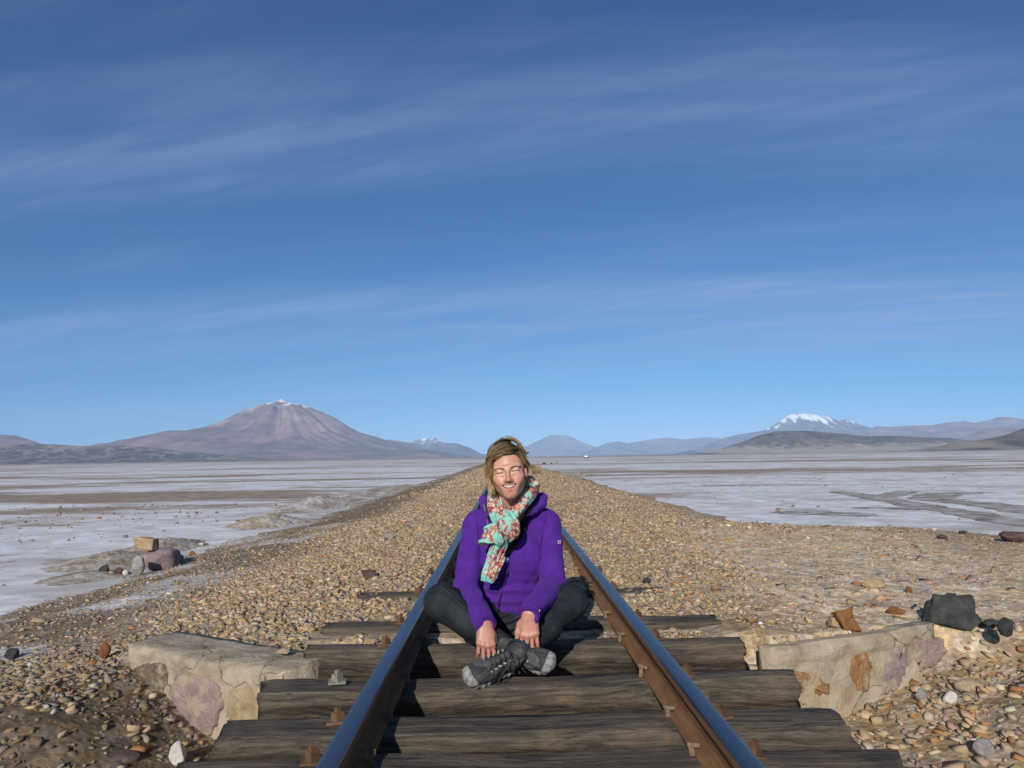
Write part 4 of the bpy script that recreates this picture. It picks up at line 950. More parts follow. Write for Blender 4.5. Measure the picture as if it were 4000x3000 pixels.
# ------------------------------------------------------------------ implicit modelling tools
class Field:
    def __init__(s, lo, hi, h):
        s.lo = np.array(lo, float); s.h = h; s.n = np.ceil((np.array(hi) - s.lo) / h).astype(int) + 1
        s.f = np.full(s.n, 1.0, np.float32); s.ax = [s.lo[i] + h * np.arange(s.n[i]) for i in range(3)]
    def box(s, lo, hi, pad):
        a = np.clip(np.floor((np.array(lo) - pad - s.lo) / s.h).astype(int), 0, s.n); b = np.clip(np.ceil((np.array(hi) + pad - s.lo) / s.h).astype(int) + 1, 0, s.n)
        sl = tuple(slice(a[i], b[i]) for i in range(3))
        X = s.ax[0][sl[0]][:, None, None]; Y = s.ax[1][sl[1]][None, :, None]; Z = s.ax[2][sl[2]][None, None, :]
        return sl, X, Y, Z
    def _mix(s, sl, d, k, op):
        a = s.f[sl]
        if a.size == 0: return
        if op == 'add':
            if k > 0: hh = np.maximum(k - np.abs(a - d), 0) / k; r = np.minimum(a, d) - hh * hh * k * 0.25
            else: r = np.minimum(a, d)
        else:
            d = -d
            if k > 0: hh = np.maximum(k - np.abs(a - d), 0) / k; r = np.maximum(a, d) + hh * hh * k * 0.25
            else: r = np.maximum(a, d)
        s.f[sl] = r
    def cap(s, a, b, ra, rb, k=0.01, op='add', flat=False):
        """tapered capsule; flat cuts it square at b"""
        a = np.array(a, float); b = np.array(b, float); R_ = max(ra, rb)
        sl, X, Y, Z = s.box(np.minimum(a, b) - R_, np.maximum(a, b) + R_, k + 3 * s.h)
        d = b - a; L2 = d @ d
        t = ((X - a[0]) * d[0] + (Y - a[1]) * d[1] + (Z - a[2]) * d[2]) / L2; tc = np.clip(t, 0, 1)
        q = np.sqrt((X - a[0] - d[0] * tc) ** 2 + (Y - a[1] - d[1] * tc) ** 2 + (Z - a[2] - d[2] * tc) ** 2) - (ra + (rb - ra) * tc)
        if flat: q = np.maximum(q, (t - 1) * math.sqrt(L2))
        s._mix(sl, q.astype(np.float32), k, op)
    def chain(s, pts, rad, k=0.01, op='add'):
        for i in range(len(pts) - 1): s.cap(pts[i], pts[i + 1], rad[i], rad[i + 1], k, op)
    def ell(s, c, r, k=0.01, op='add', M=None, base=None):
        """ellipsoid; M (3x3) maps local to world, base its origin; c in local coordinates"""
        c = np.array(c, float); r = np.array(r, float)
        Mx = np.eye(3) if M is None else np.array(M, float); w = Mx @ c + (0 if base is None else np.array(base))
        R_ = r.max(); sl, X, Y, Z = s.box(w - R_, w + R_, k + 3 * s.h)
        dx, dy, dz = X - w[0], Y - w[1], Z - w[2]; I = Mx.T / (np.linalg.norm(Mx[:, 0]) ** 2); sc_ = np.linalg.norm(Mx[:, 0])
        u = (I[0, 0] * dx + I[0, 1] * dy + I[0, 2] * dz); v = (I[1, 0] * dx + I[1, 1] * dy + I[1, 2] * dz); w_ = (I[2, 0] * dx + I[2, 1] * dy + I[2, 2] * dz)
        k0 = np.sqrt((u / r[0]) ** 2 + (v / r[1]) ** 2 + (w_ / r[2]) ** 2); k1 = np.sqrt((u / r[0] ** 2) ** 2 + (v / r[1] ** 2) ** 2 + (w_ / r[2] ** 2) ** 2) + 1e-9
        s._mix(sl, (k0 * (k0 - 1) / k1 * sc_).astype(np.float32), k, op)
    def cut(s, p, n, k=0.0):
        """keep the side the normal points away from"""
        n = np.array(n, float); n /= np.linalg.norm(n)
        sl, X, Y, Z = s.box(s.lo, s.lo + s.h * s.n, 0)
        d = (X - p[0]) * n[0] + (Y - p[1]) * n[1] + (Z - p[2]) * n[2]
        s._mix(sl, (-d).astype(np.float32), k, 'sub')
    def disp(s, fn, band=0.02):
        i = np.nonzero(np.abs(s.f) < band); x, y, z = (s.ax[k][i[k]] for k in range(3)); s.f[i] += fn(x, y, z).astype(np.float32)
    def surface(s):
        """naive surface nets"""
        f = s.f; ins = f < 0; n = np.array(f.shape)
        c = ins[:-1, :-1, :-1].astype(np.int8)
        for dx in (0, 1):
            for dy in (0, 1):
                for dz in (0, 1):
                    if dx + dy + dz: c = c + ins[dx:n[0] - 1 + dx, dy:n[1] - 1 + dy, dz:n[2] - 1 + dz]
        cells = np.nonzero((c > 0) & (c < 8)); m_ = len(cells[0]); ci = np.stack(cells, 1)
        acc = np.zeros((m_, 3)); cnt = np.zeros(m_)
        corners = [(a, b, d) for a in (0, 1) for b in (0, 1) for d in (0, 1)]
        val = {q: f[ci[:, 0] + q[0], ci[:, 1] + q[1], ci[:, 2] + q[2]].astype(float) for q in corners}
        for q in corners:
            for ax in range(3):
                if q[ax] == 0:
                    r = list(q); r[ax] = 1; r = tuple(r); a, b = val[q], val[r]; ch = (a < 0) != (b < 0)
                    t = np.where(ch, a / np.where(a - b == 0, 1, a - b), 0)
                    p = np.array(q, float)[None] + np.zeros((m_, 3)); p[:, ax] += t
                    acc += p * ch[:, None]; cnt += ch
        V = s.lo + s.h * (ci + acc / cnt[:, None])
        idx = np.full(n - 1, -1, np.int32); idx[cells] = np.arange(m_)
        F = []
        for ax in range(3):
            o1, o2 = [k for k in range(3) if k != ax]
            lo_ = [slice(None)] * 3; lo_[ax] = slice(0, n[ax] - 1); hi_ = [slice(None)] * 3; hi_[ax] = slice(1, n[ax])
            ch = ins[tuple(lo_)] != ins[tuple(hi_)]; e = np.stack(np.nonzero(ch), 1)
            ok = (e[:, o1] > 0) & (e[:, o2] > 0) & (e[:, o1] < n[o1] - 1) & (e[:, o2] < n[o2] - 1); e = e[ok]
            fl = ins[tuple(lo_)][e[:, 0], e[:, 1], e[:, 2]]
            def g(a, b):
                q = e.copy(); q[:, o1] -= a; q[:, o2] -= b; return idx[q[:, 0], q[:, 1], q[:, 2]]
            quad = np.stack([g(1, 1), g(0, 1), g(0, 0), g(1, 0)], 1)
            flip = fl if ax != 1 else ~fl
            quad[~flip] = quad[~flip][:, ::-1]; F.append(quad)
        F = np.vstack(F); F = F[(F >= 0).all(1)]
        return V, F
    def mesh(s, name, cols=None, smooth_it=0):
        V, F = s.surface()
        for _ in range(smooth_it):
            acc = np.zeros_like(V); cnt = np.zeros(len(V))
            for a in range(4):
                b = (a + 1) % 4; np.add.at(acc, F[:, a], V[F[:, b]]); np.add.at(cnt, F[:, a], 1); np.add.at(acc, F[:, b], V[F[:, a]]); np.add.at(cnt, F[:, b], 1)
            V = V * 0.5 + 0.5 * acc / np.maximum(cnt, 1)[:, None]
        return mesh(name, V, F, True, None if cols is None else cols(V))

def tube(path, rad, sides=8, wide=None, side_dir=None, pleat=None, cap_ends=True):
    """sweep; rad (n,) thickness, wide (n,) half width along side_dir (defaults round)"""
    path = np.asarray(path, float); n = len(path); rad = np.broadcast_to(rad, n); wide = rad if wide is None else np.broadcast_to(wide, n)
    tg = np.gradient(path, axis=0); tg /= np.linalg.norm(tg, axis=1)[:, None] + 1e-12
    ref = np.array(side_dir if side_dir is not None else (0.31, 0.2, 0.93), float)
    if ref.ndim == 1: ref = np.tile(ref, (n, 1))
    sd_ = ref - (ref * tg).sum(1)[:, None] * tg; sd_ /= np.linalg.norm(sd_, axis=1)[:, None] + 1e-12; nn_ = np.cross(tg, sd_)
    a = np.linspace(0, 2 * np.pi, sides, endpoint=False); V = np.zeros((n, sides, 3))
    for j in range(sides):
        m_ = 1.0 if pleat is None else pleat(a[j], np.arange(n) / max(n - 1, 1))
        V[:, j] = path + sd_ * (wide * math.cos(a[j]))[:, None] + nn_ * (rad * math.sin(a[j]) * m_)[:, None]
    V = V.reshape(-1, 3); i, j = np.meshgrid(np.arange(n - 1), np.arange(sides), indexing='ij'); j2 = (j + 1) % sides
    F = np.stack([i * sides + j, i * sides + j2, (i + 1) * sides + j2, (i + 1) * sides + j], -1).reshape(-1, 4).tolist()
    if cap_ends: F.append(list(range(sides))[::-1]); F.append([(n - 1) * sides + q for q in range(sides)])
    return V, F
def merge(parts):
    V, F, n = [], [], 0
    for v, f in parts: V.append(np.asarray(v)); F += [[q + n for q in g] for g in f]; n += len(v)
    return np.vstack(V), F

# ------------------------------------------------------------------ the seated person
person = empty('person', (-0.045, 3.40, 0.0))
tag(person, 'smiling person with short blond hair in purple fleece sitting cross legged between the rails', 'person')
# -- joints (world)
HEADC = np.array(at_y(1985, 1838, 3.17)); HS = 1.085
PITCHH = 0.5
_hx = Matrix.Rotation(R(-6.5), 3, 'Y') @ Matrix.Rotation(R(180), 3, 'Z') @ Matrix.Rotation(R(-2.0), 3, 'Z') @ Matrix.Rotation(R(PITCHH), 3, 'X')
# local head axes: x to the picture's right, y towards the camera, z up
HM = np.array(_hx) @ np.diag([-1.0, 1.0, 1.0]) * HS
NECK0 = HEADC + HM @ np.array([0, -0.028, -0.07]); NECK1 = np.array([-0.045, 3.315, 0.625])
SHL, SHR = np.array([-0.205, 3.36, 0.575]), np.array([0.125, 3.36, 0.575])
ELL_, ELR = np.array(at_y(1818, 2300, 3.245)), np.array(at_y(2160, 2285, 3.25))
WRL, WRR = np.array(at_y(1893, 2432, 2.985)), np.array(at_y(2072, 2393, 2.935))
HIPL, HIPR = np.array([-0.13, 3.42, 0.135]), np.array([0.045, 3.42, 0.135])
KNL, KNR = np.array(at_y(1728, 2352, 3.12)), np.array(at_y(2222, 2352, 3.19))
def shoe_axes(heel, toe, upv):
    heel = np.array(heel, float); toe = np.array(toe, float); ax = toe - heel; ax /= np.linalg.norm(ax); u = np.array(upv, float); u -= ax * (u @ ax); u /= np.linalg.norm(u); return heel, ax, u
SHOE_F = ((-0.055, 2.975, 0.055), (-0.228, 2.785, 0.060), (0.62, -0.25, 0.62))
SHOE_B = ((-0.040, 3.080, 0.062), (0.085, 2.905, 0.082), (-0.60, -0.38, 0.50))
def ankle(sh): h, a, u = shoe_axes(*sh); return h + a * 0.042 + u * 0.078
ANL, ANR = ankle(SHOE_B), ankle(SHOE_F)      # ankle of the leg whose knee is at the picture's left / right

def hand(fd, W, d, n, s, bends, spread, thumb):
    d = np.array(d, float); d /= np.linalg.norm(d); n = np.array(n, float); n -= d * (n @ d); n /= np.linalg.norm(n); s = np.array(s, float); s -= d * (s @ d) + n * (s @ n); s /= np.linalg.norm(s)
    W = np.array(W)
    off = [0.0285, 0.0095, -0.0095, -0.0270]; ln = [(0.045, 0.028, 0.021), (0.049, 0.031, 0.022), (0.045, 0.029, 0.021), (0.036, 0.022, 0.018)]; kd = [0.080, 0.083, 0.079, 0.072]
    # palm
    for o, L in zip(off, kd):
        fd.cap(W + s * o * 0.55 - n * 0.004, W + d * L + s * o + n * (0.004 - 0.12 * abs(o - 0.004)), 0.0165, 0.0118, 0.014)
    fd.cap(W + s * 0.012 + d * 0.02 - n * 0.006, W + s * 0.030 + d * 0.042 - n * 0.010, 0.017, 0.014, 0.014)
    for f_ in range(4):
        p = W + d * kd[f_] + s * off[f_] + n * (0.003 - 0.10 * abs(off[f_] - 0.004))
        fd.ell(p + n * 0.003, (0.0108, 0.0108, 0.0108), 0.006)
        a = 0.0; fs_ = s * spread * (off[f_] / 0.026); r0 = 0.0093 - 0.0008 * (f_ == 3)
        pts, rads = [p], [r0]
        for L, b in zip(ln[f_], bends[f_]):
            a += R(b); q = d * math.cos(a) - n * math.sin(a) + fs_; q /= np.linalg.norm(q); p = p + q * L; pts.append(p); rads.append(rads[-1] * 0.91)
        fd.chain(pts, rads, 0.0022)
    t = [W + d * x + s * y + n * z for x, y, z in thumb]
    fd.chain(t, [0.0150, 0.0125, 0.0105, 0.0085], 0.005)
    return d, n, s

bd = Field((-0.46, 2.84, 0.02), (0.34, 3.60, 1.0), 0.003)
# trunk and limbs under the clothes
bd.ell((-0.045, 3.43, 0.16), (0.15, 0.10, 0.11), 0.03); bd.ell((-0.045, 3.40, 0.30), (0.13, 0.09, 0.14), 0.06); bd.ell((-0.045, 3.375, 0.47), (0.145, 0.095, 0.13), 0.06)
bd.cap(SHL, SHR, 0.045, 0.045, 0.05)
for S_, E_, W_ in ((SHL, ELL_, WRL), (SHR, ELR, WRR)):
    bd.cap(S_, E_, 0.046, 0.036, 0.03); bd.cap(E_, W_, 0.036, 0.0255, 0.02)
for H_, K_, A_ in ((HIPL, KNL, ANL), (HIPR, KNR, ANR)):
    bd.cap(H_, K_, 0.075, 0.052, 0.04); bd.cap(K_, A_, 0.05, 0.034, 0.03)
bd.cap(NECK0, NECK1, 0.051, 0.062, 0.03)
bd.cap(NECK1 + np.array([-0.09, 0.03, -0.02]), NECK1 + np.array([0.09, 0.03, -0.02]), 0.04, 0.04, 0.05)
# head
E = lambda c, r, k=0.01, op='add': bd.ell(c, r, k, op, HM, HEADC)
Pw = lambda c: HEADC + HM @ np.array(c, float)
def Cp(a, b, ra, rb, k=0.01, op='add'): bd.cap(Pw(a), Pw(b), ra * HS, rb * HS, k, op)
E((0, -0.020, 0.034), (0.072, 0.092, 0.076), 0.02)
E((0, 0.016, -0.022), (0.0575, 0.066, 0.073), 0.035)
E((0, 0.032, -0.064), (0.0375, 0.050, 0.047), 0.03)
E((0, 0.066, -0.093), (0.022, 0.017, 0.016), 0.026)
for s_ in (-1, 1):
    E((s_ * 0.040, 0.004, -0.052), (0.012, 0.024, 0.024), 0.03)
    E((s_ * 0.043, 0.054, -0.026), (0.019, 0.017, 0.015), 0.024)
    E((s_ * 0.032, 0.062, -0.044), (0.016, 0.016, 0.014), 0.02)
    Cp((s_ * 0.012, 0.0795, 0.0125), (s_ * 0.046, 0.062, 0.0165), 0.0088, 0.0078, 0.012)
    E((s_ * 0.0315, 0.093, -0.001), (0.0165, 0.014, 0.0095), 0.012, 'sub')
    E((s_ * 0.0315, 0.0655, -0.0005), (0.0150, 0.0135, 0.0115), 0.004)
    Cp((s_ * 0.019, 0.0775, -0.0135), (s_ * 0.044, 0.068, -0.0125), 0.0050, 0.0040, 0.008)
    E((s_ * 0.0715, -0.012, -0.008), (0.0075, 0.017, 0.030), 0.006)
    E((s_ * 0.0790, -0.008, -0.006), (0.0045, 0.010, 0.018), 0.004, 'sub')
Cp((0, 0.079, 0.012), (0, 0.100, -0.030), 0.0072, 0.0090, 0.011)
E((0, 0.1035, -0.0345), (0.0110, 0.0105, 0.0098), 0.007)
for s_ in (-1, 1):
    E((s_ * 0.0120, 0.0920, -0.0385), (0.0070, 0.0095, 0.0068), 0.006)
    E((s_ * 0.0058, 0.1005, -0.0462), (0.0034, 0.0042, 0.0030), 0.003, 'sub')
# a smiling, parted mouth, corners drawn up
E((0, 0.063, -0.062), (0.030, 0.022, 0.024), 0.022)
up = [(-0.0275, 0.0700, -0.0535), (-0.0140, 0.0815, -0.0530), (0, 0.0870, -0.0545), (0.0140, 0.0815, -0.0530), (0.0275, 0.0700, -0.0535)]
lo_ = [(-0.0270, 0.0700, -0.0560), (-0.0150, 0.0800, -0.0710), (0, 0.0862, -0.0772), (0.0150, 0.0800, -0.0710), (0.0270, 0.0700, -0.0560)]
for a, b in zip(up[:-1], up[1:]): Cp(a, b, 0.0026, 0.0026, 0.005)
for a, b in zip(lo_[:-1], lo_[1:]): Cp(a, b, 0.0034, 0.0034, 0.005)
mx = [(-0.0235, 0.0760, -0.0552), (-0.0140, 0.0850, -0.0615), (0, 0.0910, -0.0652), (0.0140, 0.0850, -0.0615), (0.0235, 0.0760, -0.0552)]
for a, b in zip(mx[:-1], mx[1:]): Cp(a, b, 0.0066, 0.0066, 0.0015, 'sub')
# hands
HL = hand(bd, WRL + np.array([0.0, -0.006, -0.004]), (0.06, -0.36, -0.93), (0.10, -0.93, 0.36), (1, 0.05, 0.0), [(18, 40, 30), (20, 44, 30), (20, 44, 30), (20, 40, 30)], 0.10,
          [(0.012, 0.020, -0.010), (0.045, 0.036, -0.016), (0.078, 0.036, -0.020), (0.102, 0.030, -0.030)])
HR = hand(bd, WRR + np.array([-0.002, -0.006, -0.004]), (-0.04, -0.14, -0.99), (-0.06, -0.99, 0.14), (-1, 0.05, 0.0), [(2, 18, 14), (3, 20, 14), (4, 20, 14), (5, 22, 14)], 0.10,
          [(0.012, 0.018, -0.008), (0.040, 0.040, -0.010), (0.072, 0.050, -0.008), (0.098, 0.049, -0.010)])
def skin_cols(V):
    c = np.tile(np.array([0.52, 0.285, 0.195]), (len(V), 1)); L = (V - HEADC) @ np.linalg.inv(HM).T; x, y, z = L.T
    hd = sstep(-0.20, -0.13, z)
    g = lambda cx, cy, cz, rr: np.exp(-(((x - cx) ** 2 + (y - cy) ** 2 + (z - cz) ** 2) / rr ** 2))
    red = np.clip(g(0, 0.105, -0.028, 0.020) * 1.0 + (g(-0.040, 0.062, -0.032, 0.026) + g(0.040, 0.062, -0.032, 0.026)) * 0.75 + g(0, 0.08, -0.095, 0.02) * 0.35 + g(0, 0.09, 0.06, 0.04) * 0.25 + (g(0.075, 0, 0, 0.03) + g(-0.075, 0, 0, 0.03)) * 0.7, 0, 1) * hd
    c = c * (1 - red[:, None]) + np.array([0.47, 0.175, 0.135]) * red[:, None]
    pal = np.clip(g(-0.0315, 0.075, -0.016, 0.014) + g(0.0315, 0.075, -0.016, 0.014) + 0.7 * g(-0.03, 0.08, 0.006, 0.012) + 0.7 * g(0.03, 0.08, 0.006, 0.012), 0, 1) * 0.5
    c = c * (1 - pal[:, None]) + np.array([0.64, 0.42, 0.32]) * pal[:, None]
    def seg(pts, w):
        best = np.full(len(V), 9.0)
        for a, b in zip(pts[:-1], pts[1:]):
            a = np.array(a); b = np.array(b); d = b - a; t = np.clip(((L - a) @ d) / (d @ d), 0, 1); best = np.minimum(best, np.linalg.norm(L - a - t[:, None] * d, axis=1))
        return sstep(w, w * 0.6, best)
    lp = np.maximum(seg(up, 0.0066), seg(lo_, 0.0078)) * sstep(0.0, 0.02, y); c = c * (1 - lp[:, None]) + np.array([0.40, 0.125, 0.115]) * lp[:, None]
    ins_ = seg(mx, 0.0085) * sstep(0.0205, 0.0160, np.abs(x)) * (y < np.interp(np.abs(x), [0, 0.015, 0.0255], [0.0855, 0.0795, 0.0700])); c = c * (1 - ins_[:, None] * 0.9) + np.array([0.05, 0.012, 0.012]) * ins_[:, None] * 0.9
    n = vnoise(V[:, 0] * 160, V[:, 1] * 160, V[:, 2] * 160, 4); c *= (0.94 + 0.12 * n)[:, None]
    hn_ = (1 - hd) * sstep(0.30, 0.24, V[:, 2]); k = (0.5 + 0.5 * vnoise(V[:, 0] * 60, V[:, 1] * 60, V[:, 2] * 60, 8)); hk = np.clip(hn_ * (0.35 + k * 0.55), 0, 1); c = c * (1 - hk[:, None]) + np.array([0.40, 0.165, 0.12]) * hk[:, None]
    return c
m = Mat('skin', 0.46, spec=0.45); P = m.pos(); g = m.noise(P, 420, 4, 0.6); m.color(m.attr('Col')); m.bump(g, 0.10, 0.002)
m.b.inputs['Subsurface Weight'].default_value = 0.28; m.b.inputs['Subsurface Radius'].default_value = (0.012, 0.005, 0.003); m.b.inputs['Subsurface Scale'].default_value = 0.6
MAT_SKIN = m.m
body = link('body', bd.mesh('body', skin_cols, 1), MAT_SKIN, person); del bd

def simple(name, c, rough=0.6, spec=0.3):
    m = Mat(name, rough, spec=spec); m.color(c); return m.m
MAT_TOOTH = simple('tooth_enamel', (0.66, 0.62, 0.53), 0.25, 0.5); MAT_BROW = simple('brow_hair', (0.11, 0.062, 0.035), 0.7); MAT_LASH = simple('lash', (0.03, 0.018, 0.014), 0.6)
# teeth: a curved row of eight
for k in range(8):
    u = (k - 3.5) / 3.5; w = 0.0057 - 0.0012 * abs(u); h_ = 0.0086 - 0.0028 * abs(u)
    t = link('tooth', box_mesh('tooth', w * HS, 0.004 * HS, h_ * HS, 0.0011), MAT_TOOTH, body)
    p = Pw((u * 0.0195, 0.0858 - 0.0105 * u * u, -0.0610 + 0.0044 * u * u)); Mt = Matrix(np.linalg.qr(HM)[0] * np.sign(np.diag(np.linalg.qr(HM)[1]))).to_4x4()
    t.matrix_basis = T(Vector(p)) @ Mt @ Matrix.Rotation(-u * 0.75, 4, 'Z')
def strand_obj(name, strands, mat, parent, sides=3, cols=None):
    parts, C_ = [], []
    for i, (pts, r0, r1, c) in enumerate(strands):
        n_ = len(pts); v, f = tube(pts, np.linspace(r0, r1, n_), sides); parts.append((v, f))
        if c is not None: C_.append(np.repeat(c, sides, axis=0))
    V, F = merge(parts); return link(name, mesh(name, V, F, True, np.vstack(C_) if C_ else None), mat, parent)
# eyebrows and lash lines
for s_ in (-1, 1):
    st = []
    for k in range(46):
        u = k / 45; x = 0.0125 + 0.036 * u; z = 0.0100 + 0.0085 * u - 0.018 * max(0, u - 0.55) ** 1.2 - (0.0 if s_ > 0 else 0.0010); y = 0.0890 - 0.0225 * u ** 1.5
        jit = rng.normal(0, 0.0008, 3); a = Pw((s_ * x, y, z + 0.5 * jit[2] + (0.0015 - 0.0009 * u) * rng.uniform(-1, 1))); b = Pw((s_ * (x + 0.0055), y - 0.0028 * (0.5 + u), z + 0.0024 * (1 - 1.6 * u) + jit[1])); st.append((np.array([a, (a + b) / 2 + HM @ np.array([0, 0.0008, 0]), b]), 0.0011, 0.0005, None))
    strand_obj('eyebrow', st, MAT_BROW, body)
    zz = -0.0025 if s_ > 0 else -0.0040
    lash = catmull([Pw((s_ * 0.0180, 0.0785, -0.0020 + zz)), Pw((s_ * 0.0250, 0.0808, -0.0004 + zz)), Pw((s_ * 0.0325, 0.0803, 0.0000 + zz)), Pw((s_ * 0.0400, 0.0762, -0.0004 + zz)), Pw((s_ * 0.0470, 0.0700, -0.0022 + zz))], 12)
    strand_obj('eyelash', [(lash, 0.0014 if s_ > 0 else 0.0022, 0.0009, None)], MAT_LASH, body, 6)

# -- hair ---------------------------------------------------------------------
m = Mat('blond_hair', 0.42, spec=0.45); m.color(m.attr('Col')); MAT_HAIR = m.m
hf = Field(HEADC - 0.17, HEADC + 0.17, 0.004)
hf.ell((-0.002, -0.024, 0.035), (0.0765, 0.095, 0.0785), 0.01, 'add', HM, HEADC)
hf.ell((-0.064, -0.020, -0.010), (0.018, 0.055, 0.066), 0.03, 'add', HM, HEADC); hf.ell((0.058, -0.040, -0.005), (0.020, 0.045, 0.055), 0.03, 'add', HM, HEADC)
hf.ell((0.003, 0.098, -0.026), (0.062, 0.084, 0.096), 0.006, 'sub', HM, HEADC)
hf.ell((0.085, 0.035, -0.055), (0.040, 0.060, 0.070), 0.006, 'sub', HM, HEADC)
hf.ell((0.0, -0.03, -0.135), (0.20, 0.20, 0.055), 0.01, 'sub', HM, HEADC)
HN = lambda V: (V - HEADC) @ np.linalg.inv(HM).T
hf.disp(lambda x, y, z: 0.004 * (fbm(x * 40, y * 60, z * 40, oct=3, seed=4) - 0.5), 0.01)
def cap_cols(V):
    L = HN(V); n = fbm(V[:, 0] * 90, V[:, 1] * 60, V[:, 2] * 60, oct=3, seed=6)
    w = sstep(0.07, -0.05, L[:, 2]) * 0.45 + 0.25 * n; return np.array([0.075, 0.048, 0.026]) * (1 - w[:, None]) + np.array([0.26, 0.18, 0.085]) * w[:, None]
hair = link('hair', hf.mesh('hair', cap_cols, 1), MAT_HAIR, person)
def out_of_skull(L, marg):
    q = (L - np.array([-0.002, -0.024, 0.034])) / np.array([0.0760, 0.096, 0.0785]); r_ = np.linalg.norm(q, axis=-1, keepdims=True)
    up_ = L[..., 2:3] > -0.03
    return np.where(up_ & (r_ < 1 + marg), np.array([-0.002, -0.024, 0.034]) + (L - np.array([-0.002, -0.024, 0.034])) * (1 + marg) / np.maximum(r_, 1e-6), L)
DARK, MID_, BLND = np.array([0.040, 0.024, 0.012]), np.array([0.20, 0.122, 0.050]), np.array([0.66, 0.48, 0.24])
def family(n, A, B, jit, r=0.0011, light=0.5, spread=0.0, marg=(0.02, 0.10), np_=11, lenv=(0.8, 1.0)):
    A = np.array(A, float); B = np.array(B, float); res = []; n = int(n * 1.9)
    ncl = max(3, n // 9)
    cs = rng.uniform(0, 1, ncl); cb = np.clip(light + rng.normal(0, 0.42, ncl), 0, 1); cj = rng.normal(0, 1, (ncl,) + A.shape) * jit * np.linspace(0.2, 1.1, len(A))[None, :, None]
    for k in range(n):
        q_ = int(rng.integers(0, ncl)); s_ = np.clip(cs[q_] + rng.normal(0, 0.024), 0, 1); cl = A * (1 - s_) + B * s_ + cj[q_] + rng.normal(0, 1, A.shape) * jit * 0.35 * np.linspace(0.3, 1.0, len(A))[:, None]
        p = catmull(cl, np_ + 5)[:int(round((np_ + 5) * rng.uniform(*lenv)))]
        p = out_of_skull(p, rng.uniform(*marg)); t = np.linspace(0, 1, len(p))[:, None]
        b = np.clip(cb[q_] + rng.normal(0, 0.10), 0, 1); tip = MID_ * (1 - b) + BLND * b; root = DARK * (1 - 0.55 * b) + MID_ * 0.55 * b
        t = np.clip(t * 1.6 - 0.30, 0, 1); c = root * (1 - t) + tip * t; c = c * rng.uniform(0.85, 1.12)
        res.append((HEADC + p @ HM.T, r * 0.80 * rng.uniform(0.6, 1.3), r * 0.25, c))
    return res
ST = []
# fringe and crown swept from the parting over to the picture's left
ST += family(330, [(0.020, 0.058, 0.092), (-0.012, 0.078, 0.094), (-0.046, 0.066, 0.066), (-0.068, 0.046, 0.030), (-0.076, 0.036, -0.010), (-0.074, 0.036, -0.045)],
             [(0.024, -0.050, 0.118), (-0.030, -0.040, 0.122), (-0.072, -0.030, 0.084), (-0.086, -0.020, 0.030), (-0.090, -0.014, -0.022), (-0.082, -0.010, -0.058)], 0.0065, light=0.5, lenv=(0.7, 1.0))
# long light lock beside the face
ST += family(90, [(-0.030, 0.070, 0.080), (-0.062, 0.050, 0.050), (-0.078, 0.038, 0.005), (-0.076, 0.040, -0.035), (-0.068, 0.048, -0.062), (-0.062, 0.050, -0.080)],
             [(-0.050, 0.020, 0.090), (-0.080, 0.022, 0.050), (-0.087, 0.018, 0.000), (-0.084, 0.020, -0.036), (-0.080, 0.030, -0.070), (-0.072, 0.036, -0.086)], 0.006, light=0.85, r=0.0012, lenv=(0.7, 1.0))
# short front fringe combed across the forehead
ST += family(150, [(0.052, 0.050, 0.078), (0.030, 0.074, 0.080), (0.002, 0.082, 0.078), (-0.026, 0.076, 0.074), (-0.050, 0.062, 0.060)],
             [(0.030, 0.030, 0.108), (0.010, 0.062, 0.104), (-0.018, 0.070, 0.096), (-0.044, 0.060, 0.084), (-0.066, 0.044, 0.062)], 0.004, light=0.30)
# crown, lifted a little by the wind
ST += family(110, [(-0.040, 0.010, 0.112), (-0.010, 0.020, 0.126), (0.026, 0.022, 0.122), (0.056, 0.014, 0.098), (0.074, 0.006, 0.064)],
             [(-0.030, -0.050, 0.112), (0.000, -0.050, 0.128), (0.036, -0.046, 0.120), (0.066, -0.040, 0.092), (0.082, -0.036, 0.055)], 0.0045, light=0.5, marg=(0.02, 0.14))
# right side, tucked behind the ear
ST += family(170, [(0.046, 0.046, 0.086), (0.062, 0.040, 0.062), (0.070, 0.026, 0.034), (0.074, 0.010, 0.012), (0.078, -0.010, -0.006)],
             [(0.050, -0.030, 0.100), (0.072, -0.030, 0.064), (0.079, -0.034, 0.024), (0.079, -0.040, -0.016), (0.072, -0.045, -0.050)], 0.004, light=0.35)
# locks blown out to the right
ST += family(110, [(0.074, 0.000, 0.046), (0.086, -0.010, 0.026), (0.102, -0.016, 0.006), (0.122, -0.016, -0.004), (0.146, -0.012, 0.006)],
             [(0.080, -0.040, 0.030), (0.092, -0.040, -0.002), (0.102, -0.042, -0.024), (0.114, -0.040, -0.032), (0.128, -0.034, -0.028)], 0.0045, light=0.95, r=0.0010)
ST += family(22, [(0.050, 0.020, 0.100), (0.066, 0.016, 0.082), (0.078, 0.014, 0.070), (0.092, 0.014, 0.072)], [(0.056, -0.010, 0.098), (0.074, -0.010, 0.074), (0.084, -0.010, 0.058), (0.098, -0.008, 0.060)], 0.003, light=0.4)
ST += family(14, [(0.074, -0.020, -0.030), (0.080, -0.022, -0.050), (0.090, -0.016, -0.060), (0.104, -0.010, -0.062)], [(0.074, -0.030, -0.035), (0.080, -0.030, -0.060), (0.088, -0.026, -0.070), (0.100, -0.020, -0.074)], 0.003, light=0.5, r=0.0008)
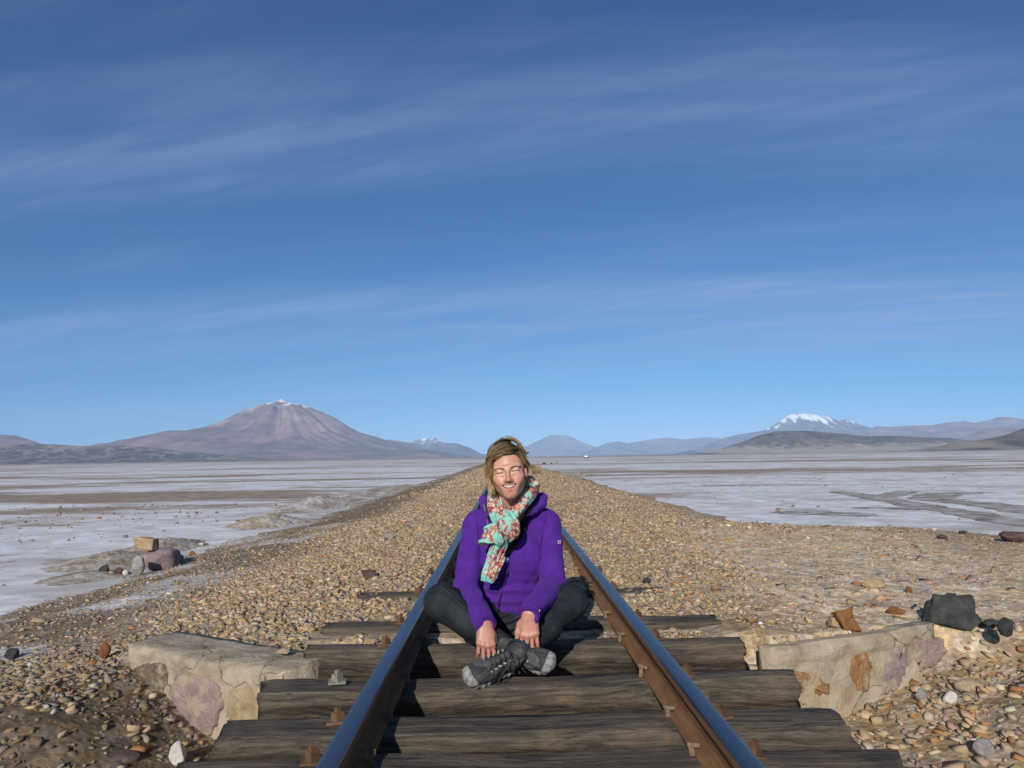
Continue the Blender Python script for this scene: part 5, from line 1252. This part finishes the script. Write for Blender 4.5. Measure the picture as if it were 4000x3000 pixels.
# temples and hairline, so the roots read as hair and not as a cap
ST += family(200, [(-0.030, 0.066, 0.072), (-0.050, 0.056, 0.052), (-0.062, 0.047, 0.026), (-0.068, 0.042, -0.004), (-0.070, 0.040, -0.040)],
             [(-0.040, 0.030, 0.090), (-0.066, 0.026, 0.062), (-0.080, 0.018, 0.026), (-0.086, 0.010, -0.010), (-0.086, 0.006, -0.060)], 0.0035, light=0.45, marg=(0.0, 0.06))
ST += family(170, [(0.030, 0.070, 0.068), (0.046, 0.058, 0.052), (0.057, 0.046, 0.030), (0.064, 0.034, 0.010)],
             [(0.030, 0.030, 0.098), (0.058, 0.026, 0.074), (0.072, 0.016, 0.040), (0.077, 0.004, 0.006)], 0.003, light=0.25, marg=(0.0, 0.05))
ST += family(190, [(0.034, 0.068, 0.068), (0.018, 0.076, 0.068), (-0.004, 0.079, 0.068), (-0.026, 0.074, 0.064), (-0.046, 0.062, 0.050)],
             [(0.040, 0.044, 0.086), (0.020, 0.062, 0.090), (-0.006, 0.068, 0.090), (-0.034, 0.060, 0.080), (-0.060, 0.046, 0.056)], 0.0035, light=0.22, marg=(0.0, 0.06))
# a few fly-away hairs on top
ST += family(16, [(-0.050, 0.000, 0.112), (-0.020, 0.000, 0.130), (0.020, 0.000, 0.132), (0.056, -0.004, 0.110), (0.076, -0.006, 0.080)], [(-0.040, -0.030, 0.116), (-0.010, -0.030, 0.138), (0.026, -0.030, 0.136), (0.060, -0.030, 0.114), (0.084, -0.030, 0.078)], 0.003, light=0.3, r=0.0006, marg=(0.12, 0.18))
strand_obj('hair_strands', ST, MAT_HAIR, hair)

# -- fleece jacket --------------------------------------------------------------
m = Mat('purple_fleece', 0.95, spec=0.08); P = m.pos(); g = m.noise(P, 260, 4, 0.7); g2 = m.noise(P, 26, 4, 0.6)
m.color(m.mix(m.rng(m.math('ADD', m.math('MULTIPLY', g, 0.5), m.math('MULTIPLY', g2, 0.5)), 0.35, 0.65), (0.060, 0.016, 0.185), (0.082, 0.023, 0.245)))
b1 = m.bump(g2, 0.25, 0.006); m.bump(g, 0.35, 0.003, b1); m.b.inputs['Sheen Weight'].default_value = 0.12; m.b.inputs['Sheen Tint'].default_value = (0.45, 0.25, 0.9, 1); m.b.inputs['Sheen Roughness'].default_value = 0.6
MAT_FLEECE = m.m
zj = lambda u, v, y: np.array(at_y(1600 + 0.36166 * u, 1650 + 0.36166 * v, y))
jf = Field((-0.40, 2.82, 0.12), (0.32, 3.62, 0.80), 0.004)
jf.ell((-0.045, 3.42, 0.22), (0.172, 0.135, 0.13), 0.02); jf.ell((-0.045, 3.395, 0.33), (0.160, 0.128, 0.14), 0.07); jf.ell((-0.043, 3.375, 0.47), (0.172, 0.125, 0.14), 0.07)
for s_ in (-1, 1): jf.ell((-0.043 + s_ * 0.074, 3.285, 0.435), (0.062, 0.048, 0.064), 0.07)
jf.cap((-0.16, 3.365, 0.585), (0.08, 3.365, 0.585), 0.054, 0.054, 0.06)
jf.cap((-0.12, 3.33, 0.628), (0.035, 3.33, 0.628), 0.045, 0.045, 0.05)
for S_, E_, W_ in ((SHL, ELL_, WRL), (SHR, ELR, WRR)):
    jf.ell(S_ + np.array([0, 0, -0.004]), (0.064, 0.064, 0.066), 0.05)
    jf.cap(S_ + (E_ - S_) * 0.12, E_, 0.062, 0.0545, 0.010); jf.cap(E_, E_ + (W_ - E_) * 1.07, 0.0545, 0.0415, 0.016, flat=True)
cpts = [zj(845, 1010, 3.235), zj(800, 900, 3.265), zj(800, 830, 3.315), (-0.135, 3.385, 0.678), (-0.09, 3.435, 0.690), (-0.02, 3.445, 0.695), (0.05, 3.425, 0.69), zj(1425, 812, 3.355), zj(1420, 868, 3.30), zj(1335, 940, 3.26), zj(1280, 1000, 3.235)]
jf.chain(cpts, [0.009, 0.013, 0.014, 0.017, 0.021, 0.022, 0.021, 0.017, 0.016, 0.013, 0.009], 0.030)
jf.cap(NECK1 + np.array([0, 0.0, -0.03]), NECK0 + np.array([0, -0.02, 0.03]), 0.058, 0.075, 0.012, 'sub')
jf.cut((-0.05, 3.30, 0.185), (0, 0.12, -1.0), 0.012)
def jfold(x, y, z):
    xc = x + 0.045
    tor = sstep(0.17, 0.13, np.abs(xc))
    n1 = fbm(x * 9, y * 9, z * 9, oct=3, seed=12) - 0.5
    belly = np.sin(z * 2 * np.pi / 0.052 + xc * 9 + n1 * 5) * 0.0045 * np.exp(-((z - 0.275) / 0.06) ** 2) * tor
    d = belly + n1 * 0.014
    for E_, W_, S_ in ((ELL_, WRL, SHL), (ELR, WRR, SHR)):
        ax = (W_ - E_) / np.linalg.norm(W_ - E_); t = (x - E_[0]) * ax[0] + (y - E_[1]) * ax[1] + (z - E_[2]) * ax[2]
        dist = np.sqrt((x - E_[0]) ** 2 + (y - E_[1]) ** 2 + (z - E_[2]) ** 2)
        d = d + 0.0030 * np.sin(t * 2 * np.pi / 0.045 + n1 * 9) * np.exp(-(dist / 0.085) ** 2)
        dw = np.sqrt((x - W_[0]) ** 2 + (y - W_[1]) ** 2 + (z - W_[2]) ** 2); d = d + 0.0008 * np.sin(t * 2 * np.pi / 0.03 + n1 * 7) * np.exp(-(dw / 0.07) ** 2)
        d = d + 0.005 * np.sin((z - S_[2]) * 60 + (x - S_[0]) * 40 + n1 * 6) * np.exp(-(np.sqrt((x - S_[0]) ** 2 + (z - S_[2] + 0.08) ** 2) / 0.07) ** 2)
    return d
jf.disp(jfold, 0.025)
jacket = link('fleece_jacket', jf.mesh('fleece_jacket', None, 1), MAT_FLEECE, person)
def jac_y(px, py, lift=0.004):
    """point on the front of the jacket seen at a photo pixel"""
    d = np.array(ray(px, py)); best = None
    for y in np.arange(3.02, 3.5, 0.003):
        p = np.array(CAM) + d * ((y - CAM.y) / d[1]); i = np.round((p - jf.lo) / jf.h).astype(int)
        if (i >= 0).all() and (i < jf.n).all() and jf.f[tuple(i)] < 0.003: best = p; break
    if best is None: best = np.array(CAM) + d * ((3.25 - CAM.y) / d[1])
    return best - np.array([0, lift, 0])
zj = lambda u, v, y: at_y(1600 + 0.36166 * u, 1650 + 0.36166 * v, y)
MAT_LINING = simple('grey_zip_tape', (0.13, 0.12, 0.15), 0.8); MAT_ZIP = simple('dark_zip', (0.035, 0.012, 0.12), 0.6)
MAT_BLACK = simple('black_cloth', (0.012, 0.012, 0.014), 0.85, 0.15)
def ribbon(name, pxs, w, mat, parent, th=0.0025, lift=0.005, n=26, side=(1, 0, 0)):
    pts = catmull([jac_y(x, y, lift) for x, y in pxs], n); v, f = tube(pts, th, 10, w if np.isscalar(w) else np.interp(np.linspace(0, 1, n), np.linspace(0, 1, len(w)), w), side)
    return link(name, mesh(name, v, f, True), mat, parent)
Zp = lambda u, v: (1600 + 0.36166 * u, 1650 + 0.36166 * v)         # coordinates of a detail view of the photograph
ribbon('zip_tape', [Zp(800, 885), Zp(822, 960), Zp(838, 1040), Zp(846, 1105)], 0.0035, MAT_LINING, jacket)
ribbon('zip_tape', [Zp(1335, 905), Zp(1300, 960), Zp(1262, 1010)], 0.0035, MAT_LINING, jacket)
ribbon('zip', [Zp(1052, 1640), Zp(1040, 1690), Zp(1005, 1770), Zp(985, 1850), Zp(970, 1920), Zp(962, 1985)], 0.0035, MAT_ZIP, jacket, 0.003, 0.005)
MAT_STITCH = simple('dark_stitching', (0.030, 0.008, 0.095), 0.9)
for pl in ([(722, 985), (728, 1080), (738, 1200), (750, 1320), (762, 1450)], [(1476, 990), (1458, 1080), (1432, 1200), (1412, 1350), (1398, 1500)]): ribbon('seam', [Zp(*q) for q in pl], 0.0011, MAT_STITCH, jacket, 0.0010, 0.0008)
ribbon('chest_strip', [Zp(1300, 965), Zp(1235, 1090), Zp(1165, 1210), Zp(1095, 1330), Zp(1030, 1450)], (0.010, 0.024, 0.030, 0.026, 0.010), MAT_BLACK, jacket, 0.004, 0.002, 26, (1, 0, 0.6))  # black strip laid diagonally over the chest beside the scarf
v, f = tube(catmull([jac_y(*Zp(1052, 1580), 0.006), jac_y(*Zp(1054, 1620), 0.007), jac_y(*Zp(1052, 1660), 0.007)], 8), [0.0025, 0.003, 0.0035, 0.004, 0.004, 0.004, 0.0035, 0.002], 8); link('zip_pull', mesh('zip_pull', v, f, True), MAT_ZIP, jacket)
v, f = tube(catmull([jac_y(*Zp(1045, 1425), 0.008), jac_y(*Zp(1052, 1470), 0.010), jac_y(*Zp(1048, 1520), 0.008)], 8), 0.0022, 8, [0.003, 0.005, 0.006, 0.007, 0.007, 0.006, 0.005, 0.002], (1, 0, 0)); link('pull_tab', mesh('pull_tab', v, f, True), simple('pale_blue_tab', (0.25, 0.42, 0.72)), jacket)
for W_, E_ in ((WRL, ELL_), (WRR, ELR)):
    dd = (W_ - E_) / np.linalg.norm(W_ - E_); c0 = E_ + (W_ - E_) * 1.062; a_ = np.cross(dd, (0, 0, 1)); a_ /= np.linalg.norm(a_); b_ = np.cross(dd, a_); th_ = np.linspace(0, 2 * np.pi, 33)
    v, f = tube(c0 + np.outer(np.cos(th_), a_) * 0.0425 + np.outer(np.sin(th_), b_) * 0.0425, 0.0028, 8, cap_ends=False); link('cuff_edge', mesh('cuff_edge', v, f, True), simple('cuff_binding', (0.06, 0.008, 0.13)), jacket)
# small flag patch on the sleeve
pp = jac_y(*Zp(1618, 1292), 0.003); pt_ = link('sleeve_patch', box_mesh('sleeve_patch', 0.0150, 0.0022, 0.0130, 0.0005), simple('patch_white', (0.72, 0.72, 0.74)), jacket)
pt_.matrix_basis = T(Vector(pp)) @ Matrix.Rotation(R(28), 4, 'Z') @ Matrix.Rotation(R(4), 4, 'Y')
for k, cc in ((-1, (0.02, 0.025, 0.10)), (1, (0.45, 0.02, 0.05))):
    q = link('patch_field', box_mesh('patch_field', 0.0052, 0.0012, 0.0092), simple('patch_colour', cc)); q.parent = pt_; q.location = (k * 0.0031, -0.0012, 0)
bp = WRR + np.array([0.034, -0.022, 0.012]); bm_ = bmesh.new(); bmesh.ops.create_icosphere(bm_, subdivisions=2, radius=0.0042); me_ = bpy.data.meshes.new('bead'); bm_.to_mesh(me_); bm_.free()
link('bead', me_, simple('pearl_bead', (0.85, 0.84, 0.82), 0.2, 0.5), person).matrix_basis = T(Vector(bp))

# -- trousers -------------------------------------------------------------------
m = Mat('charcoal_cloth', 0.75, spec=0.25); P = m.pos(); g = m.noise(P, 500, 3, 0.6); g2 = m.noise(P, 20, 4, 0.6)
m.color(m.mix(m.rng(g2, 0.35, 0.65), (0.0105, 0.0140, 0.0175), (0.018, 0.0225, 0.0275))); b1 = m.bump(g2, 0.35, 0.008); m.bump(g, 0.2, 0.001, b1); MAT_CLOTH = m.m
tf = Field((-0.52, 2.86, -0.01), (0.40, 3.62, 0.42), 0.004)
tf.ell((-0.045, 3.44, 0.125), (0.185, 0.135, 0.115), 0.03)
for H_, K_, A_, s_ in ((HIPL, KNL, ANL, -1), (HIPR, KNR, ANR, 1)):
    tf.cap(H_, K_, 0.100, 0.072, 0.04); tf.ell(K_, (0.074, 0.074, 0.074), 0.02)
    mid = K_ + (A_ - K_) * 0.45 + np.array([0, 0, -0.006])
    tf.cap(K_, mid, 0.070, 0.060, 0.02); tf.cap(mid, A_ + (K_ - A_) * 0.02, 0.060, 0.047, 0.02, flat=True)
tf.cap((-0.10, 3.33, 0.155), (0.02, 3.33, 0.155), 0.055, 0.055, 0.05)
def tfold(x, y, z):
    n1 = fbm(x * 8, y * 8, z * 8, oct=3, seed=22) - 0.5; d = n1 * 0.012
    cr = np.exp(-(((x + 0.045) / 0.13) ** 2 + ((y - 3.30) / 0.12) ** 2)); d = d + 0.006 * np.sin((x * 0.4 - z) * 2 * np.pi / 0.035 + n1 * 6) * cr
    for H_, K_, A_, s_ in ((HIPL, KNL, ANL, -1), (HIPR, KNR, ANR, 1)):
        ax = (A_ - K_) / np.linalg.norm(A_ - K_); t = (x - K_[0]) * ax[0] + (y - K_[1]) * ax[1] + (z - K_[2]) * ax[2]
        q = np.sqrt((x - K_[0] - t * ax[0]) ** 2 + (y - K_[1] - t * ax[1]) ** 2 + (z - K_[2] - t * ax[2]) ** 2)
        m_ = np.exp(-((t - 0.17) / 0.13) ** 2) * (q < 0.09)
        d = d + 0.0028 * np.sin((z * 1.0 - x * s_ * 0.9 + y * 0.8) * 2 * np.pi / 0.095 + n1 * 9) * m_
    return d
tf.disp(tfold, 0.025)
trousers = link('trousers', tf.mesh('trousers', None, 1), MAT_CLOTH, person)
MAT_SEAM = simple('seam_thread', (0.055, 0.060, 0.066), 0.8); MAT_CUFF = simple('teal_cuff', (0.010, 0.028, 0.036), 0.8); MAT_TAB = simple('ochre_tab', (0.42, 0.27, 0.12), 0.7)
# rolled cuff over the front ankle with its small tabs
dd = (ANR - KNR) / np.linalg.norm(ANR - KNR); a_ = np.cross(dd, (0, 0, 1)); a_ /= np.linalg.norm(a_); b_ = np.cross(dd, a_); th_ = np.linspace(0, 2 * np.pi, 37)
c0 = ANR - dd * 0.022
v, f = tube(np.array([c0 - dd * 0.040, c0 - dd * 0.034, c0, c0 + dd * 0.004]), [0.047, 0.0505, 0.0505, 0.047], 28); link('cuff', mesh('cuff', v, f, True), MAT_CUFF, trousers)
v, f = tube(c0 + dd * 0.002 + np.outer(np.cos(th_), a_) * 0.048 + np.outer(np.sin(th_), b_) * 0.048, 0.004, 8, cap_ends=False); link('cuff_hem', mesh('cuff_hem', v, f, True), MAT_BLACK, trousers)
def fabric_y(fd, px, py, lift=0.003, y0=2.75):
    d = np.array(ray(px, py))
    for y in np.arange(y0, 3.6, 0.003):
        p = np.array(CAM) + d * ((y - CAM.y) / d[1]); i = np.round((p - fd.lo) / fd.h).astype(int)
        if (i >= 0).all() and (i < fd.n).all() and fd.f[tuple(i)] < 0.003: return p - np.array([0, lift, 0])
    return np.array(CAM) + d * ((3.0 - CAM.y) / d[1])
Zq = lambda u, v: (1600 + 0.36166 * u, 2150 + 0.36166 * v)
for pl in ([(175, 560), (160, 480), (190, 400), (250, 350)], [(1860, 390), (1900, 460), (1905, 560), (1880, 650)], [(620, 640), (520, 560), (400, 440), (330, 380)], [(1610, 520), (1640, 470), (1680, 430)]):
    v, f = tube(catmull([fabric_y(tf, *Zq(*q), 0.001) for q in pl], 18), 0.0010, 5); link('seam', mesh('seam', v, f, True), MAT_SEAM, trousers)

# -- shoes -----------------------------------------------------------------------
m = Mat('grey_shoe_leather', 0.75, spec=0.3); P = m.coord('Object'); g = m.noise(P, 40, 5, 0.65); g2 = m.noise(P, 220, 4, 0.6)
pn = m.voro(m.mapv(P, (1.0, 1.6, 1.3)), 17, out='Color'); pe = m.voro(m.mapv(P, (1.0, 1.6, 1.3)), 17, 'DISTANCE_TO_EDGE'); ps = m.N('ShaderNodeSeparateColor'); m.l.new(pn, ps.inputs[0])
c = m.ramp(ps.outputs[0], [(0.0, (0.035, 0.036, 0.038)), (0.35, (0.075, 0.074, 0.076)), (0.6, (0.115, 0.112, 0.108)), (0.85, (0.055, 0.055, 0.060))]); c.node.color_ramp.interpolation = 'CONSTANT'
c = m.mix(m.rng(pe, 0.0, 0.05, 0.8, 0.0), c, (0.022, 0.022, 0.024)); c = m.mix(m.rng(g, 0.52, 0.75, 0, 0.45), c, (0.23, 0.22, 0.205))
m.color(c); b1 = m.bump(g2, 0.25, 0.002); m.bump(m.rng(pe, 0.0, 0.06), 0.5, 0.004, b1); MAT_SHOE = m.m
m = Mat('dusty_rubber', 0.9, spec=0.2); P = m.coord('Object'); g = m.noise(P, 60, 5, 0.65)
m.color(m.ramp(g, [(0.3, (0.09, 0.088, 0.085)), (0.55, (0.26, 0.255, 0.25)), (0.75, (0.42, 0.41, 0.40))])); m.bump(g, 0.4, 0.004); MAT_SOLE = m.m
MAT_LACE = simple('dark_lace', (0.030, 0.034, 0.034), 0.8); MAT_EYE = simple('pale_eyelet', (0.36, 0.34, 0.28), 0.6)
def shoe(heel, toe, upv, lab, mirror):
    """local frame: x heel to toe (0.27 long), z up from the sole"""
    heel, ax, u = shoe_axes(heel, toe, upv); sdv = np.cross(u, ax)
    Mx = Matrix(np.stack([ax, sdv, u], 1)).to_4x4(); Mx.translation = Vector(heel)
    root = empty('shoe'); root.parent = person; root.matrix_parent_inverse = T(-person.location); root.matrix_basis = Mx; root['label'] = lab
    my = -1.0 if mirror else 1.0
    uf = Field((-0.03, -0.07, 0.0), (0.29, 0.07, 0.15), 0.003)
    uf.ell((0.045, 0, 0.055), (0.052, 0.036, 0.055), 0.02); uf.ell((0.11, 0, 0.046), (0.075, 0.037, 0.047), 0.03); uf.ell((0.185, my * 0.004, 0.036), (0.070, 0.045, 0.034), 0.03); uf.ell((0.228, my * 0.004, 0.032), (0.036, 0.040, 0.026), 0.02)
    uf.cap((0.050, 0, 0.06), (0.040, 0, 0.098), 0.040, 0.039, 0.02)
    uf.cap((0.10, 0, 0.105), (0.185, my * 0.002, 0.078), 0.013, 0.012, 0.012)
    uf.cut((0.1, 0, 0.016), (0, 0, -1)); uf.disp(lambda x, y, z: 0.003 * (fbm(x * 50, y * 50, z * 50, oct=3, seed=31) - 0.5), 0.012)
    def P2(o): o.parent = root; return o
    P2(link('upper', uf.mesh('upper', None, 1), MAT_SHOE))
    sf = Field((-0.03, -0.07, -0.02), (0.30, 0.07, 0.09), 0.003)
    sf.ell((0.045, 0, 0.008), (0.058, 0.041, 0.030), 0.02); sf.ell((0.11, 0, 0.008), (0.07, 0.038, 0.028), 0.03); sf.ell((0.195, my * 0.004, 0.008), (0.074, 0.050, 0.030), 0.03)
    sf.cut((0, 0, 0.024), (0, 0, 1), 0.004); sf.cut((0, 0, -0.008), (0, 0, -1), 0.004)
    sf.ell((0.243, my * 0.004, 0.022), (0.034, 0.043, 0.028), 0.006)                # rubber toe cap
    sf.disp(lambda x, y, z: 0.0045 * (np.sin(x * 2 * np.pi / 0.017) > 0.55) * (z < 0.006) + 0.002 * np.sin(x * 2 * np.pi / 0.03) * (z < 0.02), 0.012)
    P2(link('sole', sf.mesh('sole', None, 0), MAT_SOLE))
    for k in range(5):
        x = 0.105 + 0.019 * k; zt = 0.122 - 0.0095 * k; hw = 0.020 + 0.001 * k
        v, f = tube(catmull([(x, -hw, zt - 0.016), (x + 0.004, -hw * 0.5, zt - 0.001), (x + 0.008, hw * 0.5, zt - 0.001), (x + 0.010, hw, zt - 0.016)], 10), 0.0024, 6); P2(link('lace', mesh('lace', v, f, True), MAT_LACE))
        for s_ in (-1, 1):
            e = P2(link('eyelet', box_mesh('eyelet', 0.005, 0.006, 0.012, 0.001), MAT_EYE)); e.location = (x + 0.005, s_ * (hw + 0.004), zt - 0.020); e.rotation_euler = (R(-38 * s_), 0, 0)
    for pts in ([(0.104, 0, 0.124), (0.090, my * 0.030, 0.126), (0.100, my * 0.050, 0.100), (0.112, my * 0.040, 0.112), (0.108, 0.004, 0.122)], [(0.104, 0, 0.124), (0.118, -my * 0.030, 0.120), (0.132, -my * 0.045, 0.085), (0.122, -my * 0.032, 0.108), (0.106, 0, 0.122)], [(0.104, 0, 0.122), (0.128, my * 0.036, 0.100), (0.146, my * 0.054, 0.060), (0.150, my * 0.064, 0.020)]):
        v, f = tube(catmull(pts, 18), 0.0021, 6); P2(link('lace', mesh('lace', v, f, True), MAT_LACE))
    return root
shoe(*SHOE_F, 'dusty grey hiking shoe in front, toe to the left', False)
shoe(*SHOE_B, 'dusty grey hiking shoe behind, toe to the right', True)

# -- scarf -----------------------------------------------------------------------
m = Mat('floral_scarf', 0.8, spec=0.15); P = m.pos()
dv = m.N('ShaderNodeVectorMath', operation='MULTIPLY_ADD'); m.l.new(m.noise(P, 34, 3, 0.6, out='Color'), dv.inputs[0]); dv.inputs[1].default_value = (0.035, 0.035, 0.035); m.l.new(P, dv.inputs[2])
vc = m.N('ShaderNodeSeparateColor'); m.l.new(m.voro(dv.outputs[0], 78, out='Color'), vc.inputs[0]); vd = m.voro(dv.outputs[0], 78)
big = m.noise(P, 17, 2, 0.5); flower = m.ramp(vc.outputs[0], [(0.0, (0.42, 0.10, 0.08)), (0.18, (0.56, 0.42, 0.37)), (0.42, (0.55, 0.23, 0.12)), (0.56, (0.60, 0.50, 0.32)), (0.74, (0.22, 0.04, 0.07)), (0.86, (0.54, 0.44, 0.47))])
flower.node.color_ramp.interpolation = 'CONSTANT'
fl = m.mix(m.rng(vd, 0.35, 0.6, 0, 0.6), flower, (0.14, 0.03, 0.04))
m.color(m.mix(m.rng(m.math('ADD', big, m.math('MULTIPLY', m.math('SUBTRACT', vc.outputs[1], 0.5), 0.18)), 0.515, 0.53), fl, (0.20, 0.50, 0.41)))
m.bump(m.noise(P, 120, 3), 0.2, 0.003); MAT_SCARF = m.m
def zs(u, v, y): return np.array(at_y(1600 + 0.36166 * u, 1650 + 0.36166 * v, y))
def scarf_piece(pts, w, th, ph=0.0, folds=9, n=46, amp=0.22, side=(1, 0.1, 0)):
    path = catmull([zs(*p) for p in pts], n); t = np.linspace(0, 1, n)
    wd = 1.16 * np.interp(t, np.linspace(0, 1, len(w)), w); tk = 1.08 * np.interp(t, np.linspace(0, 1, len(th)), th)
    return tube(path, tk, 44, wd, side, lambda a, tt: 1 + amp * np.sin(a * folds + ph + 5 * tt) + 0.5 * amp * np.sin(a * (folds + 4) - 3 * tt + ph))
scarf = empty('scarf'); scarf.parent = person; scarf.matrix_parent_inverse = T(-person.location)
def sc_part(name, v, f): return link(name, mesh(name, v, f, True), MAT_SCARF, None).__setattr__('parent', scarf)
nb = NECK1
v, f = scarf_piece([(1345, 690, 3.29), (1285, 780, 3.225), (1205, 880, 3.185), (1120, 980, 3.165), (1060, 1060, 3.155)], (0.026, 0.032, 0.032, 0.030, 0.026), (0.022, 0.026, 0.024, 0.022, 0.018), 0.4, side=(0.8, 0, 0.6)); sc_part('neck_wrap', v, f)
v, f = scarf_piece([(905, 740, 3.30), (910, 820, 3.225), (930, 920, 3.185), (975, 1020, 3.165), (1040, 1120, 3.155)], (0.020, 0.026, 0.032, 0.036, 0.030), (0.020, 0.024, 0.024, 0.024, 0.020), 1.7); sc_part('neck_wrap', v, f)
v, f = scarf_piece([(1335, 680, 3.30), (1300, 650, 3.36), (1180, 640, 3.405), (1020, 655, 3.405), (930, 690, 3.36), (905, 740, 3.30)], (0.026, 0.028, 0.028, 0.028, 0.026, 0.020), (0.016,) * 6, 0.2, side=(0, 0.2, 1)); sc_part('neck_wrap', v, f)
v, f = scarf_piece([(985, 935, 3.160), (1020, 1010, 3.140), (1065, 1110, 3.128), (1085, 1200, 3.132), (1060, 1270, 3.145)], (0.022, 0.036, 0.044, 0.036, 0.016), (0.014, 0.026, 0.032, 0.026, 0.014), 2.6, 7, amp=0.16); sc_part('knot', v, f)
v, f = scarf_piece([(985, 1130, 3.140), (930, 1165, 3.138), (865, 1215, 3.142), (825, 1270, 3.150), (835, 1320, 3.158)], (0.018, 0.030, 0.039, 0.036, 0.014), (0.012, 0.018, 0.022, 0.018, 0.008), 0.9, 6, amp=0.20, side=(0.5, 0, 0.86)); sc_part('bow_loop', v, f)
v, f = scarf_piece([(965, 1180, 3.128), (955, 1240, 3.122), (970, 1290, 3.125), (985, 1330, 3.135)], (0.014, 0.020, 0.019, 0.008), (0.012, 0.016, 0.014, 0.006), 2.1, 6, amp=0.2); sc_part('bow_loop', v, f)
v, f = scarf_piece([(1010, 1230, 3.150), (960, 1330, 3.155), (915, 1430, 3.165), (885, 1530, 3.165), (850, 1640, 3.160), (830, 1720, 3.165)], (0.024, 0.027, 0.026, 0.024, 0.026, 0.022), (0.012, 0.013, 0.012, 0.011, 0.010, 0.005), 0.3, 8, 60, 0.30); sc_part('tail', v, f)
v, f = scarf_piece([(1040, 1250, 3.165), (1010, 1350, 3.172), (960, 1450, 3.178), (930, 1540, 3.175), (895, 1640, 3.165), (850, 1720, 3.165)], (0.014, 0.016, 0.018, 0.020, 0.022, 0.016), (0.010, 0.012, 0.012, 0.012, 0.012, 0.006), 1.3, 7, 60, 0.3); sc_part('tail', v, f)
v, f = scarf_piece([(1025, 1455, 3.185), (975, 1530, 3.170), (930, 1600, 3.158), (900, 1680, 3.160)], (0.008, 0.013, 0.015, 0.012), (0.008, 0.010, 0.010, 0.006), 2.3, 6, 36, 0.3); sc_part('tail', v, f)
v, f = scarf_piece([(1240, 655, 3.27), (1310, 645, 3.245), (1365, 660, 3.235), (1392, 672, 3.235)], (0.010, 0.015, 0.014, 0.004), (0.006, 0.007, 0.006, 0.003), 0.0, 5, 24, 0.2, side=(0, 0.4, 1)); sc_part('loose_edge', v, f)

# the whole figure sits on the sleepers: settle it at its true size and place
_k = 1.034
person.location = CAM + (person.location - CAM) * _k
person.scale = (_k, _k, _k)
